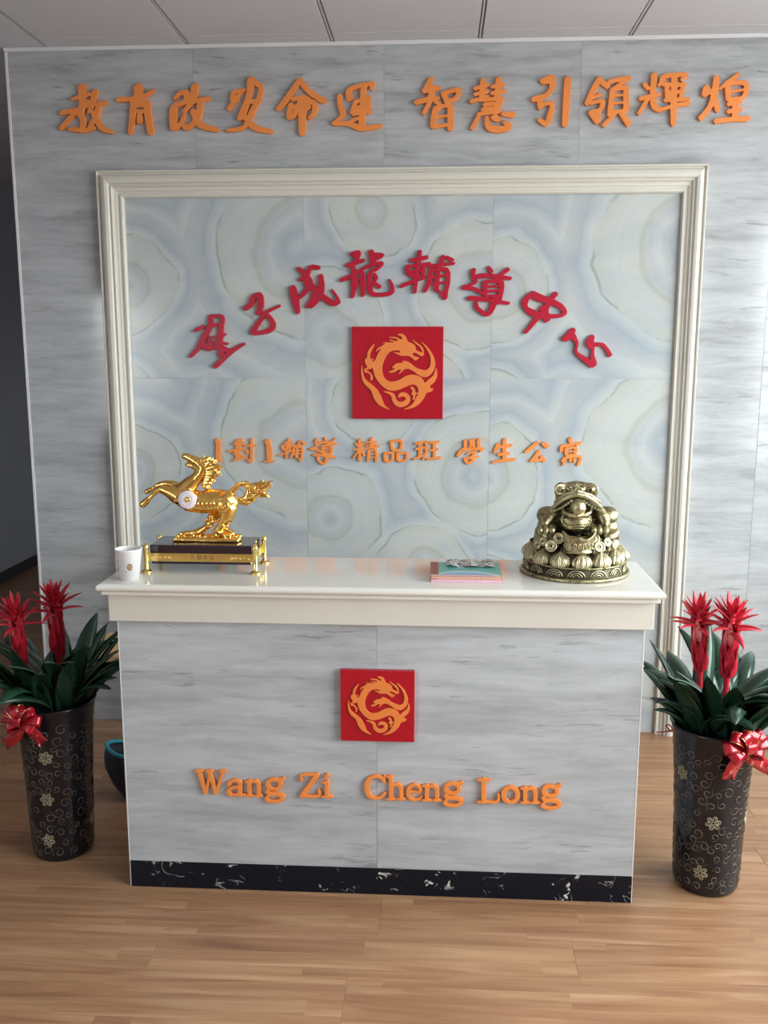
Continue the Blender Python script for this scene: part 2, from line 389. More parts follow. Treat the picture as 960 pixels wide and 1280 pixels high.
window('fill_window', X1+.1, *WIN_FILL[:2], WIN_FILL[2], WIN_FILL[3], 1)  # out of view, added so daylight reaches the corridor wall
window('window_2', X0-.1, *WIN_L[:2], WIN_L[2], WIN_L[3], 1)
# ------------------------------------------------------------------ raised lettering: brush strokes -> distance field -> outline -> solid
def cr_(pts, sub=5): return np.array(catmull(pts, sub))
def sdf_strokes(strokes, X, Y, brush=False):
    ca, sa = math.cos(.62), math.sin(.62)
    D = np.full(X.shape, 1e9)
    for st in strokes:
        st = [p if len(p) == 3 else (p[0], p[1], st[0][2]) for p in st]
        P = cr_(st, 4) if len(st) > 2 else np.array(st, float)
        for a, b in zip(P[:-1], P[1:]):
            d = b[:2]-a[:2]; L = max(d @ d, 1e-9)
            t = np.clip(((X-a[0])*d[0]+(Y-a[1])*d[1])/L, 0, 1)
            ex, ey = X-a[0]-t*d[0], Y-a[1]-t*d[1]
            if brush:                                             # flat slanted brush tip instead of a round one
                u, v = np.abs(ex*ca-ey*sa)*.92, np.abs(ex*sa+ey*ca)*1.25; q = (u**3.4+v**3.4)**(1/3.4)
            else: q = np.hypot(ex, ey)
            D = np.minimum(D, q-(a[2]+(b[2]-a[2])*t))
    return D
def sdf_poly(poly, X, Y):
    P = np.array(poly, float); n = len(P); D = np.full(X.shape, 1e9); ins = np.zeros(X.shape, bool)
    for i in range(n):
        a, b = P[i], P[(i+1) % n]; d = b-a; L = max(d @ d, 1e-9)
        t = np.clip(((X-a[0])*d[0]+(Y-a[1])*d[1])/L, 0, 1)
        D = np.minimum(D, np.hypot(X-a[0]-t*d[0], Y-a[1]-t*d[1]))
        if a[1] != b[1]:
            c = ((a[1] > Y) != (b[1] > Y)) & (X < (b[0]-a[0])*(Y-a[1])/(b[1]-a[1])+a[0]); ins ^= c
    return np.where(ins, -D, D)
def contours(D, xs, ys):
    """marching squares at level 0 -> closed loops of points"""
    ny, nx = D.shape; seg = {}; pts = {}
    def ep(i, j, h):       # h: True horizontal edge from (i,j) to (i,j+1); else vertical to (i+1,j)
        k = (i, j, h)
        if k not in pts:
            a = D[i, j]; b = D[i, j+1] if h else D[i+1, j]; t = a/(a-b)
            pts[k] = (xs[j]+(xs[j+1]-xs[j])*t, ys[i]) if h else (xs[j], ys[i]+(ys[i+1]-ys[i])*t)
        return k
    S = D < 0; idx = S[:-1, :-1]*1+S[:-1, 1:]*2+S[1:, 1:]*4+S[1:, :-1]*8
    for i, j in zip(*np.nonzero((idx > 0) & (idx < 15))):
        c = idx[i, j]; T = (i, j, True); B = (i+1, j, True); L = (i, j, False); R = (i, j+1, False)
        prs = {1: [(L, T)], 2: [(T, R)], 3: [(L, R)], 4: [(R, B)], 5: [(L, T), (R, B)], 6: [(T, B)], 7: [(L, B)], 8: [(B, L)], 9: [(B, T)], 10: [(T, R), (B, L)], 11: [(B, R)], 12: [(R, L)], 13: [(R, T)], 14: [(T, L)]}[int(c)]
        for a, b in prs:
            a = ep(*a); b = ep(*b); seg.setdefault(a, []).append(b); seg.setdefault(b, []).append(a)
    loops = []; used = set()
    for s in list(seg):
        if s in used: continue
        loop = [s]; used.add(s); cur = s
        while True:
            nx_ = [q for q in seg[cur] if q not in used]
            if not nx_: break
            cur = nx_[0]; used.add(cur); loop.append(cur)
        if len(loop) > 7: loops.append(np.array([pts[q] for q in loop]))
    return loops
def simplify(P, tol):
    keep = [0]; n = len(P)                 # greedy along the loop
    i = 0
    while i < n-1:
        j = i+2
        while j < n and j-i < 14:
            a, b = P[i], P[j]; d = b-a; L = math.hypot(*d)+1e-9
            q = P[i+1:j]-a
            if np.max(np.abs(q[:, 0]*d[1]-q[:, 1]*d[0]))/L > tol: break
            j += 1
        i = j-1; keep.append(i)
    return P[[k for k in keep if k < n]]
def relief_mesh(name, loops, depth, bevel, mat, res=1):
    cu = bpy.data.curves.new(name, 'CURVE'); cu.dimensions = '2D'; cu.fill_mode = 'BOTH'
    for L in loops:
        sp = cu.splines.new('POLY'); sp.points.add(len(L)-1)
        for p, q in zip(sp.points, L): p.co = (q[0], q[1], 0, 1)
        sp.use_cyclic_u = True
    cu.extrude = max(depth/2-bevel, 1e-5); cu.bevel_depth = bevel; cu.bevel_resolution = res; cu.offset = -bevel
    o = bpy.data.objects.new(name, cu); COL.objects.link(o)
    dg = bpy.context.evaluated_depsgraph_get(); me = bpy.data.meshes.new_from_object(o.evaluated_get(dg))
    bpy.data.objects.remove(o); bpy.data.curves.remove(cu)
    me.name = name; me.materials.clear(); me.materials.append(mat)
    return me
def relief(name, D, xs, ys, tow, depth, yface, bevel, mat, parent=None, tol=.35, res=1, puff=False):
    """outline in sketch units; tow(u,v) -> world (x,z) on the wall plane; back of the solid sits on y=yface"""
    raw = contours(D, xs, ys); best = None
    for tl, bv in ((tol, bevel), (tol*.6, bevel), (tol*1.5, bevel*.7), (tol*.3, bevel*.5), (tol, bevel*.2), (tol*2, bevel*.2)):
        loops = [simplify(L, tl) for L in raw]
        W_ = [np.array([tow(u, v) for u, v in L]) for L in loops if len(L) > 3]
        allp = np.vstack(W_); c = (allp.min(0)+allp.max(0))/2
        cell = (tow(xs[1], ys[0])[0]-tow(xs[0], ys[0])[0])*(tow(xs[0], ys[0])[1]-tow(xs[0], ys[1])[1])
        want = float((D < 0).sum())*abs(cell)
        me = relief_mesh(name, [w-c for w in W_], depth, bv, mat, res)
        got = sum(f.area for f in me.polygons if f.normal.z > .9)
        if best is None or abs(got-want) < abs(best[1]-want): best = (me, got)
        if abs(got-want) < .13*want: break
    me = best[0]
    return from_mesh(name, me, parent, (c[0], yface-depth/2, c[1]), (PI/2, 0, 0))
def wallmap(x0, y0, s, yp):
    def f(u, v):
        p = on_y(x0+u/s, y0+v/s, yp); return (p.x, p.z)
    return f
def glyph(name, strokes, crop, depth, yface, mat, label, cat, group, bevel=.0015, step=2.6, grow=0., parent=None, res=1):
    x0, y0, s = crop; grow = grow or (.2 if name == 'sign_character' else .3)
    st = [[(p[0], p[1], (p[2] if len(p) == 3 else q[0][2])*(.96 if name == 'sign_character' else 1.03)+grow*s) for p in q] for q in strokes]
    A = np.array([p for q in st for p in q]); mn = A[:, :2].min(0)-A[:, 2].max()-8; mx = A[:, :2].max(0)+A[:, 2].max()+8
    xs = np.arange(mn[0], mx[0], step); ys = np.arange(mn[1], mx[1], step); X, Y = np.meshgrid(xs, ys)
    D = sdf_strokes(st, X, Y, name == 'sign_character')
    o = relief(name, D, xs, ys, wallmap(x0, y0, s, yface-depth), depth, yface, bevel, mat, parent, res=res)
    if label: tag(o, label, cat, group)
    return o
def remap(strokes, src, dst, shear=0):
    sw, sh = src[2]-src[0], src[3]-src[1]; dw, dh = dst[2]-dst[0], dst[3]-dst[1]; k = (dw/sw+dh/sh)/2
    out = []
    for q in strokes:
        r0 = q[0][2]
        out.append([(dst[0]+(p[0]-src[0])/sw*dw, dst[1]+(p[1]-src[1])/sh*dh+shear*(p[0]-src[0])/sw, (p[2] if len(p) == 3 else r0)*k) for p in q])
    return out
cA = (60, 80, 4.364); cB = (270, 80, 4.364); cC = (510, 80, 4.364); cD = (725, 80, 4.364)
cE = (225, 300, 5.333); cF = (400, 300, 5.053); cG = (570, 320, 4.571)
cH = (255, 540, 5.647); cI = (430, 540, 5.647); cJ = (560, 540, 5.333)
TOP = [
 (cA, [[(185,125,20),(185,200,16),(180,270,14)],[(135,190,10),(190,172,14),(225,165,10)],[(75,265,14),(150,250,14),(240,215,12)],[(215,205,12),(140,270,13),(75,345,15)],
       [(150,262,9),(190,300,14),(185,360,14)],[(120,354,10),(200,360,13),(250,348,10)],[(255,150,16),(240,215,14),(225,260,12)],[(240,222,12),(310,212,14)],
       [(275,222,13),(258,290,16),(225,345,12)],[(245,265,13),(290,345,15),(350,372,8)]], 'first character of the slogan, at its far left end'),
 (cA, [[(490,125,22),(495,160,22)],[(385,192,14),(450,190,13),(520,175,14),(570,145,11)],[(488,170,24),(470,215,20),(535,215,18)],[(495,180,26),(510,215,22)],
       [(462,240,16),(458,310,15),(448,372,12)],[(535,210,18),(548,300,17),(560,372,16)],[(470,257,11),(530,257,11)],[(497,275,12),(500,312,15)]], 'second character of the slogan, two legged, from its left end'),
 (cA, [[(690,188,8),(720,158,14),(755,160,16),(748,205,16),(690,228,16),(680,280,17),(690,345,18),(725,320,12),(745,275,10)],[(685,240,18),(685,345,18)],
       [(800,120,18),(790,190,18),(745,255,12)],[(800,202,14),(872,186,13)],[(832,200,15),(815,290,18),(765,345,16),(735,335,10)],[(790,255,13),(830,330,16),(920,358,12)]], 'third character of the slogan, a hooked left half and long right foot'),
 (cB, [[(190,85,20),(180,170,16),(152,250,20),(135,290,19)],[(92,152,11),(150,142,11)],[(95,158,11),(90,188,13),(118,198,9)],[(132,155,11),(75,238,15)],
       [(205,95,14),(245,128,12),(232,190,14),(200,250,16),(180,290,14)],[(170,205,12),(235,202,13)],[(190,280,18),(150,345,14),(65,362,10)],[(160,292,14),(210,345,16),(300,368,12)]], 'fourth character of the slogan with two spread feet'),
 (cB, [[(455,90,17),(400,170,18),(345,240,16)],[(458,92,14),(520,160,14),(588,200,15)],[(420,190,13),(470,182,13),(505,190,10)],[(408,222,13),(400,285,15),(428,280,11),(436,228,12)],
       [(480,205,16),(535,212,14),(537,260,14),(515,290,13)],[(468,190,24),(470,290,20),(470,375,16)],[(440,232,18),(500,235,16)]], 'fifth character of the slogan shaped like a peaked roof over a post'),
 (cB, [[(675,175,14),(675,220,12),(692,272,14),(660,308,12),(650,322,14),(720,325,12),(800,350,16),(895,338,12)],[(730,188,15),(725,145,15),(760,125,14),(848,106,12),(850,130,12)],
       [(805,120,15),(800,220,15),(795,330,16)],[(760,207,13),(830,185,15)],[(765,240,14),(832,222,12)],[(755,268,16),(838,256,13)],[(762,205,12),(745,262,14)],[(830,185,12),(832,262,12)],
       [(710,325,10),(760,300,11),(800,292,10)]], 'sixth character of the slogan, ending its first phrase, with a sweeping base stroke'),
 (cC, [[(125,82,15),(95,140,17)],[(95,142,18),(165,130,14)],[(50,207,16),(120,190,16),(160,185,12)],[(132,130,18),(120,200,14),(88,265,12)],[(135,190,10),(160,212,10)],
       [(195,160,14),(212,202,14)],[(195,158,12),(275,140,14),(262,185,13),(215,202,12)],[(150,240,14),(140,300,16),(137,338,14)],[(155,242,12),(225,225,14),(232,290,16),(232,350,15)],
       [(140,340,12),(225,330,10)],[(150,288,8),(215,282,8)],[(172,212,9),(165,248,9)]], 'seventh character of the slogan, starting its second phrase'),
 (cC, [[(410,88,14),(402,190,15)],[(370,132,13),(435,112,11)],[(370,162,12),(432,150,11)],[(350,202,13),(430,180,12)],[(495,82,15),(485,180,15)],[(462,122,12),(520,112,11)],[(462,157,12),(525,147,11)],
       [(450,190,10),(518,188,10)],[(415,195,10),(500,192,13),(490,242,14)],[(420,220,13),(490,215,12)],[(412,248,14),(480,244,14)],[(500,200,14),(470,252,12)],[(385,272,10),(500,260,10)],
       [(382,290,12),(355,345,14)],[(430,292,10),(442,345,16),(500,356,18),(552,345,16),(530,318,12)],[(470,290,18),(492,302,14)],[(520,272,12),(568,276,18)]], 'eighth character of the slogan with twin ladder like tops'),
 (cC, [[(735,88,14),(785,76,17),(785,130,15),(750,172,15),(690,190,17)],[(740,92,18),(780,92,16)],[(750,172,13),(720,200,14),(720,240,10)],[(730,222,12),(785,215,12),(775,280,15),(755,325,14),(718,305,10)],
       [(872,82,17),(865,200,18),(856,330,15)]], 'ninth character of the slogan, a bow shape beside one long upright bar'),
 (cD, [[(105,82,16),(75,140,18),(42,210,16)],[(108,85,14),(150,122,13)],[(72,182,11),(112,165,10)],[(60,212,10),(122,202,12),(110,250,14),(62,262,14)],[(62,267,14),(95,310,17)],[(98,258,12),(100,310,14)],
       [(165,95,14),(265,75,13),(215,112,14),(185,135,10)],[(178,138,14),(168,230,14),(162,275,12)],[(252,130,14),(252,250,14)],[(180,135,12),(250,127,13)],[(190,172,7),(240,168,7)],[(190,213,7),(240,208,7)],
       [(165,262,12),(250,255,12)],[(190,270,12),(135,330,14)],[(225,265,14),(265,325,16)]], 'tenth character of the slogan, wide with four feet, above the frame corner'),
 (cD, [[(355,112,12),(372,132,11)],[(405,60,15),(397,150,15)],[(435,112,10),(447,90,12)],[(335,187,14),(430,165,13)],[(375,180,14),(325,265,12)],[(398,168,15),(405,230,15),(438,250,12)],
       [(450,92,14),(465,65,14),(575,58,12),(560,82,12)],[(515,70,14),(512,200,17),(510,325,13)],[(460,112,12),(570,112,12)],[(475,130,12),(480,190,14)],[(562,120,12),(552,180,12)],[(480,155,11),(550,150,11)],
       [(470,195,13),(590,192,11)],[(430,252,10),(520,225,12),(592,215,11)]], 'eleventh character of the slogan, dense with one long stem'),
 (cD, [[(690,130,18),(686,160,20)],[(745,75,15),(735,160,18),(710,230,16),(665,290,18)],[(770,130,10),(787,115,12)],[(735,190,14),(752,250,13)],[(690,150,20),(740,150,14)],
       [(860,60,14),(800,110,16)],[(805,100,15),(812,190,14)],[(810,105,13),(905,105,13),(893,180,14),(820,195,13)],[(822,150,8),(890,140,8)],[(850,190,15),(845,290,15)],[(812,217,12),(872,210,12)],
       [(815,257,14),(875,247,13)],[(745,310,15),(840,300,14),(915,298,15)]], 'twelfth and last character of the slogan, at its far right end'),
]
for crop, st, lab in TOP:
    glyph('sign_character', st, crop, .016, 0, M['orange'], 'orange '+lab, 'sign character', 'orange raised characters along the top of the wall', .001)
FU = [[(630,75,13),(620,160,14),(607,240,14),(600,328,10)],[(580,127,14),(670,110,14)],[(555,167,12),(690,150,11)],[(555,167,14),(560,210,14),(640,232,12),(655,170,12)],[(565,197,8),(645,192,8)],
      [(515,290,13),(580,265,14),(662,235,10)],[(680,165,10),(740,160,12),(845,148,9)],[(775,110,16),(745,210,14),(735,312,16)],[(800,108,10),(835,127,12)],[(700,192,14),(690,260,16),(665,318,14)],
      [(710,190,10),(800,188,12),(810,260,12),(795,330,13),(790,368,10),(755,322,7)],[(700,237,9),(800,222,9)],[(700,277,8),(795,267,8)]]
DAO = [[(100,82,14),(97,120,10),(112,148,11),(60,173,9)],[(45,178,13),(110,190,10),(150,215,9)],[(187,65,9),(202,88,11)],[(292,80,15),(262,102,12)],[(130,115,16),(200,112,12),(310,128,10)],
       [(165,152,14),(165,215,12)],[(168,147,12),(260,150,13),(245,262,14)],[(180,176,8),(240,170,8)],[(180,202,8),(240,197,8)],[(170,228,8),(240,228,9)],[(80,240,15),(160,247,12),(300,270,9)],
       [(230,232,16),(205,300,18),(178,335,11),(125,300,11),(115,268,9)]]
RED = [
 (cE, [[(105,600,13),(150,580,15)],[(205,510,14),(200,570,18),(160,650,20),(120,720,16),(72,772,13)],[(200,507,11),(280,512,12),(272,590,16),(270,650,18)],[(200,572,14),(270,562,12)],
       [(145,692,18),(190,720,20),(245,712,13)],[(203,650,10),(197,710,14)],[(245,642,14),(300,630,8)],[(235,682,12),(312,692,9)],[(265,650,14),(275,760,20)],[(275,722,18),(320,737,14)],
       [(422,695,11),(350,737,18),(290,790,18),(240,838,19)]], 'leftmost and lowest character of the arched row'),
 (cE, [[(440,450,20),(470,432,18),(490,378,18),(530,372,20),(535,440,20),(522,482,13)],[(515,487,12),(572,480,12),(660,440,10)],[(572,485,16),(540,530,15),(490,602,20),(512,620,14),(600,600,20),(620,560,16),(592,510,12),(560,490,12)]], 'second character of the arched row, a hooked loop'),
 (cE, [[(750,320,20),(768,400,24),(785,480,14)],[(790,190,12),(830,228,16),(850,300,18)],[(850,232,14),(870,182,16),(920,185,14)],[(802,262,14),(850,250,16),(860,310,22),(810,372,14),(780,390,14)],
       [(850,440,14),(880,400,16),(900,340,14)],[(938,240,14),(942,310,20),(930,380,18),(880,440,14)],[(862,290,18),(930,352,14),(975,395,18),(1022,422,17),(1056,415,12),(1040,370,8),(1012,331,5)]], 'third character of the arched row with a long tail to the right'),
 (cF, [[(200,87,12),(242,80,15),(235,120,12)],[(175,157,14),(270,130,13)],[(222,95,13),(230,145,14)],[(140,250,15),(200,225,14),(300,165,11)],[(200,160,15),(222,212,14)],[(210,230,16),(215,290,17),(205,355,12)],
       [(265,210,14),(272,280,16),(270,345,13)],[(225,252,9),(265,242,9)],[(225,285,9),(265,275,9)],[(322,75,16),(335,130,18),(325,165,12)],[(322,92,14),(390,97,14),(345,122,12)],
       [(325,155,14),(388,147,13),(365,180,11),(322,200,14),(312,260,15),(318,320,15),(350,345,13),(448,335,14),(455,290,10),(440,250,5)],[(345,215,9),(355,240,11),(342,268,11),(375,295,13)]], 'fourth character of the arched row, tall and dense, left of its top'),
 (cF, FU, 'fifth character of the arched row, right of its top'),
 (cG, DAO, 'sixth character of the arched row with many short bars'),
 (cG, [[(435,215,16),(398,252,18),(398,295,13),(440,326,18),(500,342,14),(590,342,11),(620,325,13),(602,290,14),(550,262,16),(480,240,20),(435,217,18)],[(565,220,17),(535,262,15),(500,320,20),(450,372,15),(402,432,12)],[(500,300,22),(520,362,18)]],
      'seventh character of the arched row, a knot with one slanted leg'),
 (cG, [[(665,428,18),(640,462,24),(622,470,16)],[(670,460,16),(692,500,8),(688,550,8),(740,592,14),(785,620,18),(780,570,10),(783,530,8),(765,500,22),(775,465,16)],[(765,510,16),(830,505,10),(860,530,10),(880,565,12)]],
      'eighth and last character of the arched row, lowest at its right end'),
]
for crop, st, lab in RED:
    glyph('sign_character', st, crop, .014, 0, M['red'], 'red '+lab, 'sign character', 'red raised characters arched over the emblem', .001)
ROW = [
 (cH, [[(85,66,8),(98,58,13),(100,120,16),(100,200,15)],[(80,206,7),(125,206,7)]], 'numeral one at the left end of the middle row'),
 (cH, [[(215,80,10),(278,78,8)],[(235,60,11),(235,180,14)],[(260,55,10),(250,120,12)],[(170,135,8),(280,125,8)],[(212,150,8),(268,170,10)],[(212,200,9),(300,178,7)],[(288,97,8),(358,95,8)],[(335,52,9),(335,203,10),(308,195,6)],[(297,128,8),(310,150,8)]], 'character between the two numerals in the middle row'),
 (cH, [[(435,70,8),(450,62,13),(460,130,18),(460,203,15)],[(428,208,6),(490,208,6)]], 'second numeral one in the middle row'),
 (cH, remap(FU, (510,65,850,380), (530,45,715,212)), 'fourth character of the middle row, dense and square, after the second numeral'),
 (cH, remap(DAO, (35,55,320,345), (748,35,940,232)), 'fifth character of the middle row with a hook below'),
 (cI, [[(110,55,9),(110,200,9)],[(75,125,7),(145,115,7)],[(85,80,7),(95,97,7)],[(135,75,7),(125,97,7)],[(102,130,7),(70,180,8)],[(120,130,7),(145,165,7)],[(195,47,10),(195,100,9)],[(160,75,7),(225,70,7)],[(160,96,6),(225,90,6)],
       [(150,116,7),(246,102,7)],[(175,135,8),(168,203,8)],[(175,132,8),(226,130,8),(228,205,9)],[(180,157,5),(225,155,5)],[(180,180,5),(225,178,5)]], 'sixth character of the middle row, directly under the left half of the emblem'),
 (cI, [[(332,68,9),(405,64,9),(395,122,9),(345,125,9),(332,68,9)],[(288,152,9),(342,150,9),(338,200,9),(295,203,9),(288,152,9)],[(378,152,9),(442,150,9),(435,198,9),(385,200,9),(378,152,9)]], 'seventh character of the middle row made of three small boxes'),
 (cI, [[(508,80,9),(560,72,9)],[(510,120,8),(560,112,8)],[(497,190,9),(570,162,9)],[(535,75,9),(535,178,9)],[(580,70,8),(580,140,8),(558,192,7)],[(605,75,9),(668,70,9)],[(610,130,8),(660,125,8)],[(590,192,9),(678,183,9)],[(638,75,10),(638,185,10)]], 'eighth character of the middle row, ending the phrase under the emblem'),
 (cJ, [[(115,60,10),(115,105,9)],[(205,50,10),(205,105,9)],[(145,55,7),(175,78,7),(145,98,7)],[(175,50,7),(148,75,7),(175,100,7)],[(70,155,13),(92,122,12),(150,115,10),(230,112,8),(215,130,6)],[(130,145,7),(185,137,8),(155,165,8)],[(110,178,7),(200,165,7)],[(160,165,10),(165,192,11),(135,207,9),(115,190,9)]],
      'ninth character of the middle row, first of the last group'),
 (cJ, [[(332,85,12),(315,130,12)],[(378,52,12),(376,185,12)],[(325,102,10),(420,90,11)],[(340,150,10),(402,145,10)],[(302,200,9),(380,188,10),(444,183,9)]], 'tenth character of the middle row with a long flat base'),
 (cJ, [[(590,75,15),(550,110,15),(520,130,10)],[(635,77,12),(660,95,15)],[(605,132,13),(572,178,13),(555,190,9)],[(560,192,10),(640,185,9)],[(625,165,11),(640,190,12)]], 'eleventh character of the middle row, three open strokes'),
 (cJ, [[(815,50,13),(820,72,10)],[(757,125,11),(762,95,11),(800,90,9),(880,72,8),(860,90,7)],[(788,112,9),(850,105,9),(843,150,9),(792,155,9),(788,112,9)],[(795,132,5),(845,128,5)],[(762,190,9),(782,175,9),(770,215,10)],[(775,175,8),(880,165,9),(870,215,11)],[(818,150,8),(818,195,8)],[(840,185,8),(845,198,8)]],
      'last character of the middle row, above the brass toad'),
]
for crop, st, lab in ROW:
    glyph('sign_character', st, crop, .010, 0, M['orange'], 'small orange '+lab, 'sign character', 'small orange characters in the middle row', .001)

# serif letters on the counter: em box, x right, y up (baseline 0, capitals 1)
s_ = .035
GL = {
 'W': ([[(.0,.97,s_),(.30,.97,s_)],[(.44,.97,s_),(.70,.97,s_)],[(.98,.97,s_),(1.26,.97,s_)],[(.14,.95,.07),(.40,.04,.07)],[(.40,.04,.05),(.62,.90,.05)],[(.56,.95,.07),(.84,.04,.07)],[(.84,.04,.045),(1.12,.95,.045)]], 1.26),
 'a': ([[(.08,.50,.07),(.12,.60,.05),(.28,.66,.045),(.42,.58,.07),(.43,.42,.075),(.43,.10,.07),(.50,.03,.045),(.60,.05,.03)],[(.42,.40,.04),(.20,.35,.05),(.06,.22,.06),(.10,.07,.06),(.22,.02,.045),(.36,.08,.04),(.43,.18,.04)]], .62),
 'n': ([[(.0,.63,s_),(.14,.63,.05)],[(.14,.63,.07),(.14,.03,.07)],[(.0,.02,s_),(.28,.02,s_)],[(.14,.48,.04),(.26,.61,.045),(.40,.64,.055),(.50,.54,.07),(.52,.40,.07),(.52,.03,.07)],[(.38,.02,s_),(.66,.02,s_)]], .70),
 'g': ([[(.27,.66,.05),(.12,.60,.06),(.07,.45,.065),(.12,.31,.06),(.27,.25,.05),(.42,.31,.06),(.47,.45,.065),(.42,.60,.06),(.27,.66,.05)],[(.42,.62,.04),(.55,.68,.06)],[(.14,.28,.04),(.06,.16,.05),(.14,.06,.06),(.36,.03,.06),(.52,-.04,.065),(.52,-.18,.06),(.36,-.28,.05),(.14,-.27,.05),(.03,-.17,.05),(.08,-.06,.045),(.16,.04,.04)]], .62),
 'Z': ([[(.08,.70,.045),(.10,.95,.04),(.68,.95,.04)],[(.66,.93,.085),(.10,.06,.085)],[(.08,.04,.045),(.70,.04,.045),(.74,.30,.04)]], .78),
 'i': ([[(.02,.63,s_),(.16,.63,.05)],[(.17,.63,.07),(.17,.03,.07)],[(.0,.02,s_),(.34,.02,s_)],[(.17,.90,.085),(.17,.91,.085)]], .36),
 'C': ([[(.76,.98,.03),(.76,.72,.035)],[(.76,.76,.045),(.62,.93,.045),(.40,.97,.05),(.18,.84,.075),(.09,.50,.09),(.18,.16,.075),(.40,.03,.05),(.62,.07,.045),(.78,.24,.04)]], .86),
 'h': ([[(.0,.98,s_),(.14,.98,.05)],[(.14,.97,.07),(.14,.03,.07)],[(.0,.02,s_),(.28,.02,s_)],[(.14,.48,.04),(.26,.61,.045),(.40,.64,.055),(.50,.54,.07),(.52,.40,.07),(.52,.03,.07)],[(.38,.02,s_),(.66,.02,s_)]], .70),
 'e': ([[(.10,.37,.035),(.50,.37,.035),(.48,.55,.055),(.30,.66,.045),(.13,.56,.065),(.07,.34,.075),(.13,.12,.065),(.30,.02,.045),(.48,.07,.035),(.54,.16,.03)]], .58),
 'L': ([[(.0,.97,s_),(.40,.97,s_)],[(.19,.95,.08),(.19,.04,.08)],[(.0,.03,s_),(.64,.03,.04),(.70,.34,.035)]], .74),
 'o': ([[(.30,.66,.045),(.13,.56,.07),(.07,.34,.08),(.13,.12,.07),(.30,.02,.045),(.47,.12,.07),(.53,.34,.08),(.47,.56,.07),(.30,.66,.045)]], .60),
}
K_ = lambda u, v: (235+u/4, 945+v/4)
L_ = lambda u, v: (450+u/3.692, 945+v/3.692)
# letter, left px, right px, baseline px
LET = [('W', *K_(38,0)[:1], K_(190,0)[0], K_(0,190)[1], 'capital letter W at the left end of the counter wording'), ('a', K_(192,0)[0], K_(288,0)[0], K_(0,201)[1], 'letter a after the capital W'),
 ('n', K_(288,0)[0], K_(375,0)[0], K_(0,203)[1], 'letter n in the first word'), ('g', K_(385,0)[0], K_(487,0)[0], K_(0,196)[1], 'letter g ending the first word'),
 ('Z', K_(556,0)[0], K_(660,0)[0], K_(0,207)[1], 'capital letter Z'), ('i', K_(670,0)[0], K_(722,0)[0], K_(0,208)[1], 'letter i beside the capital Z'),
 ('C', L_(20,0)[0], L_(124,0)[0], L_(0,200)[1], 'capital letter C starting the third word'), ('h', L_(125,0)[0], L_(213,0)[0], L_(0,203)[1], 'letter h after the capital C'),
 ('e', L_(213,0)[0], L_(288,0)[0], L_(0,206)[1], 'letter e in the third word'), ('n', L_(290,0)[0], L_(378,0)[0], L_(0,208)[1], 'letter n in the third word'), ('g', L_(385,0)[0], L_(480,0)[0], L_(0,200)[1], 'letter g ending the third word'),
 ('L', L_(545,0)[0], L_(645,0)[0], L_(0,216)[1], 'capital letter L'), ('o', L_(652,0)[0], L_(738,0)[0], L_(0,217)[1], 'letter o after the capital L'), ('n', L_(745,0)[0], L_(832,0)[0], L_(0,219)[1], 'letter n in the last word'),
 ('g', L_(836,0)[0], L_(933,0)[0], L_(0,212)[1], 'letter g at the right end of the counter wording')]
YF = -1.3416                                                      # face of the counter
for ch, xa, xb, yb, lab in LET:
    st, w = GL[ch]; capH = 29.0; k = (xb-xa)/w; kk = (k+capH)/2
    S = [[(xa*10+p[0]*k*10, yb*10-p[1]*capH*10, p[2]*kk*10) for p in q] for q in st]
    glyph('sign_letter', S, (0, 0, 10), .012, YF-.0005, M['orange'], 'orange raised '+lab, 'sign letter', 'orange raised letters on the counter front', .0022, step=5., res=2)

# dragon emblems (crop 430,400 x 7.385 for the upper plate)
DR = [
 [(495,128),(540,130),(572,160),(588,200),(625,212),(655,240),(662,275),(690,290),(715,300),(735,318),(712,332),(668,308),(640,300),(632,318),(655,335),(690,345),(680,358),(655,372),(620,345),(590,330),(530,330),(490,315),(448,293),(480,298),(520,298),(500,280),(440,285),(400,315),(370,370),(352,430),(358,500),(385,545),(430,568),(500,555),(560,520),(620,502),(690,515),(730,550),(745,578),(780,545),(825,505),(845,440),(856,470),(858,520),(835,570),(795,605),(800,630),(825,632),(805,660),(760,672),(745,710),(700,770),(650,805),(600,822),(550,826),(600,800),(640,765),(665,710),(685,682),(660,690),(650,735),(632,730),(640,700),(620,680),(632,650),(612,630),(625,614),(650,632),(662,670),(685,662),(678,620),(655,597),(620,595),(560,620),(500,645),(430,652),(370,625),(320,575),(285,520),(265,450),(257,400),(272,378),(290,365),(310,310),(340,268),(318,272),(296,298),(305,262),(345,240),(380,214),(352,216),(368,206),(410,206),(460,206),(440,196),(415,188),(430,182),(475,192),(495,182),(460,170),(410,164),(430,156),(480,158),(520,178),(535,168),(520,150),(498,140)],
 [(705,200),(740,222),(775,258),(812,312),(838,385),(832,450),(795,505),(745,526),(690,508),(650,478),(600,452),(570,450),(545,462),(530,482),(505,496),(512,478),(528,460),(500,458),(465,480),(430,486),(412,474),(445,462),(470,444),(442,440),(458,418),(485,398),(540,392),(535,380),(560,374),(590,384),(622,404),(650,430),(700,452),(750,460),(785,435),(797,380),(786,320),(755,262),(725,225)],
 [(165,410),(172,480),(192,540),(240,582),(300,635),(340,700),(365,772),(392,805),(422,826),(370,812),(310,775),(270,715),(245,645),(195,602),(165,545),(155,470)],
 [(283,216),(262,262),(242,310),(240,345),(252,362),(278,350),(258,385),(262,425),(250,448),(228,452),(205,462),(232,478),(258,505),(266,532),(252,556),(238,548),(245,520),(225,490),(190,482),(186,452),(215,432),(196,400),(190,362),(212,345),(216,300),(240,255)],
]
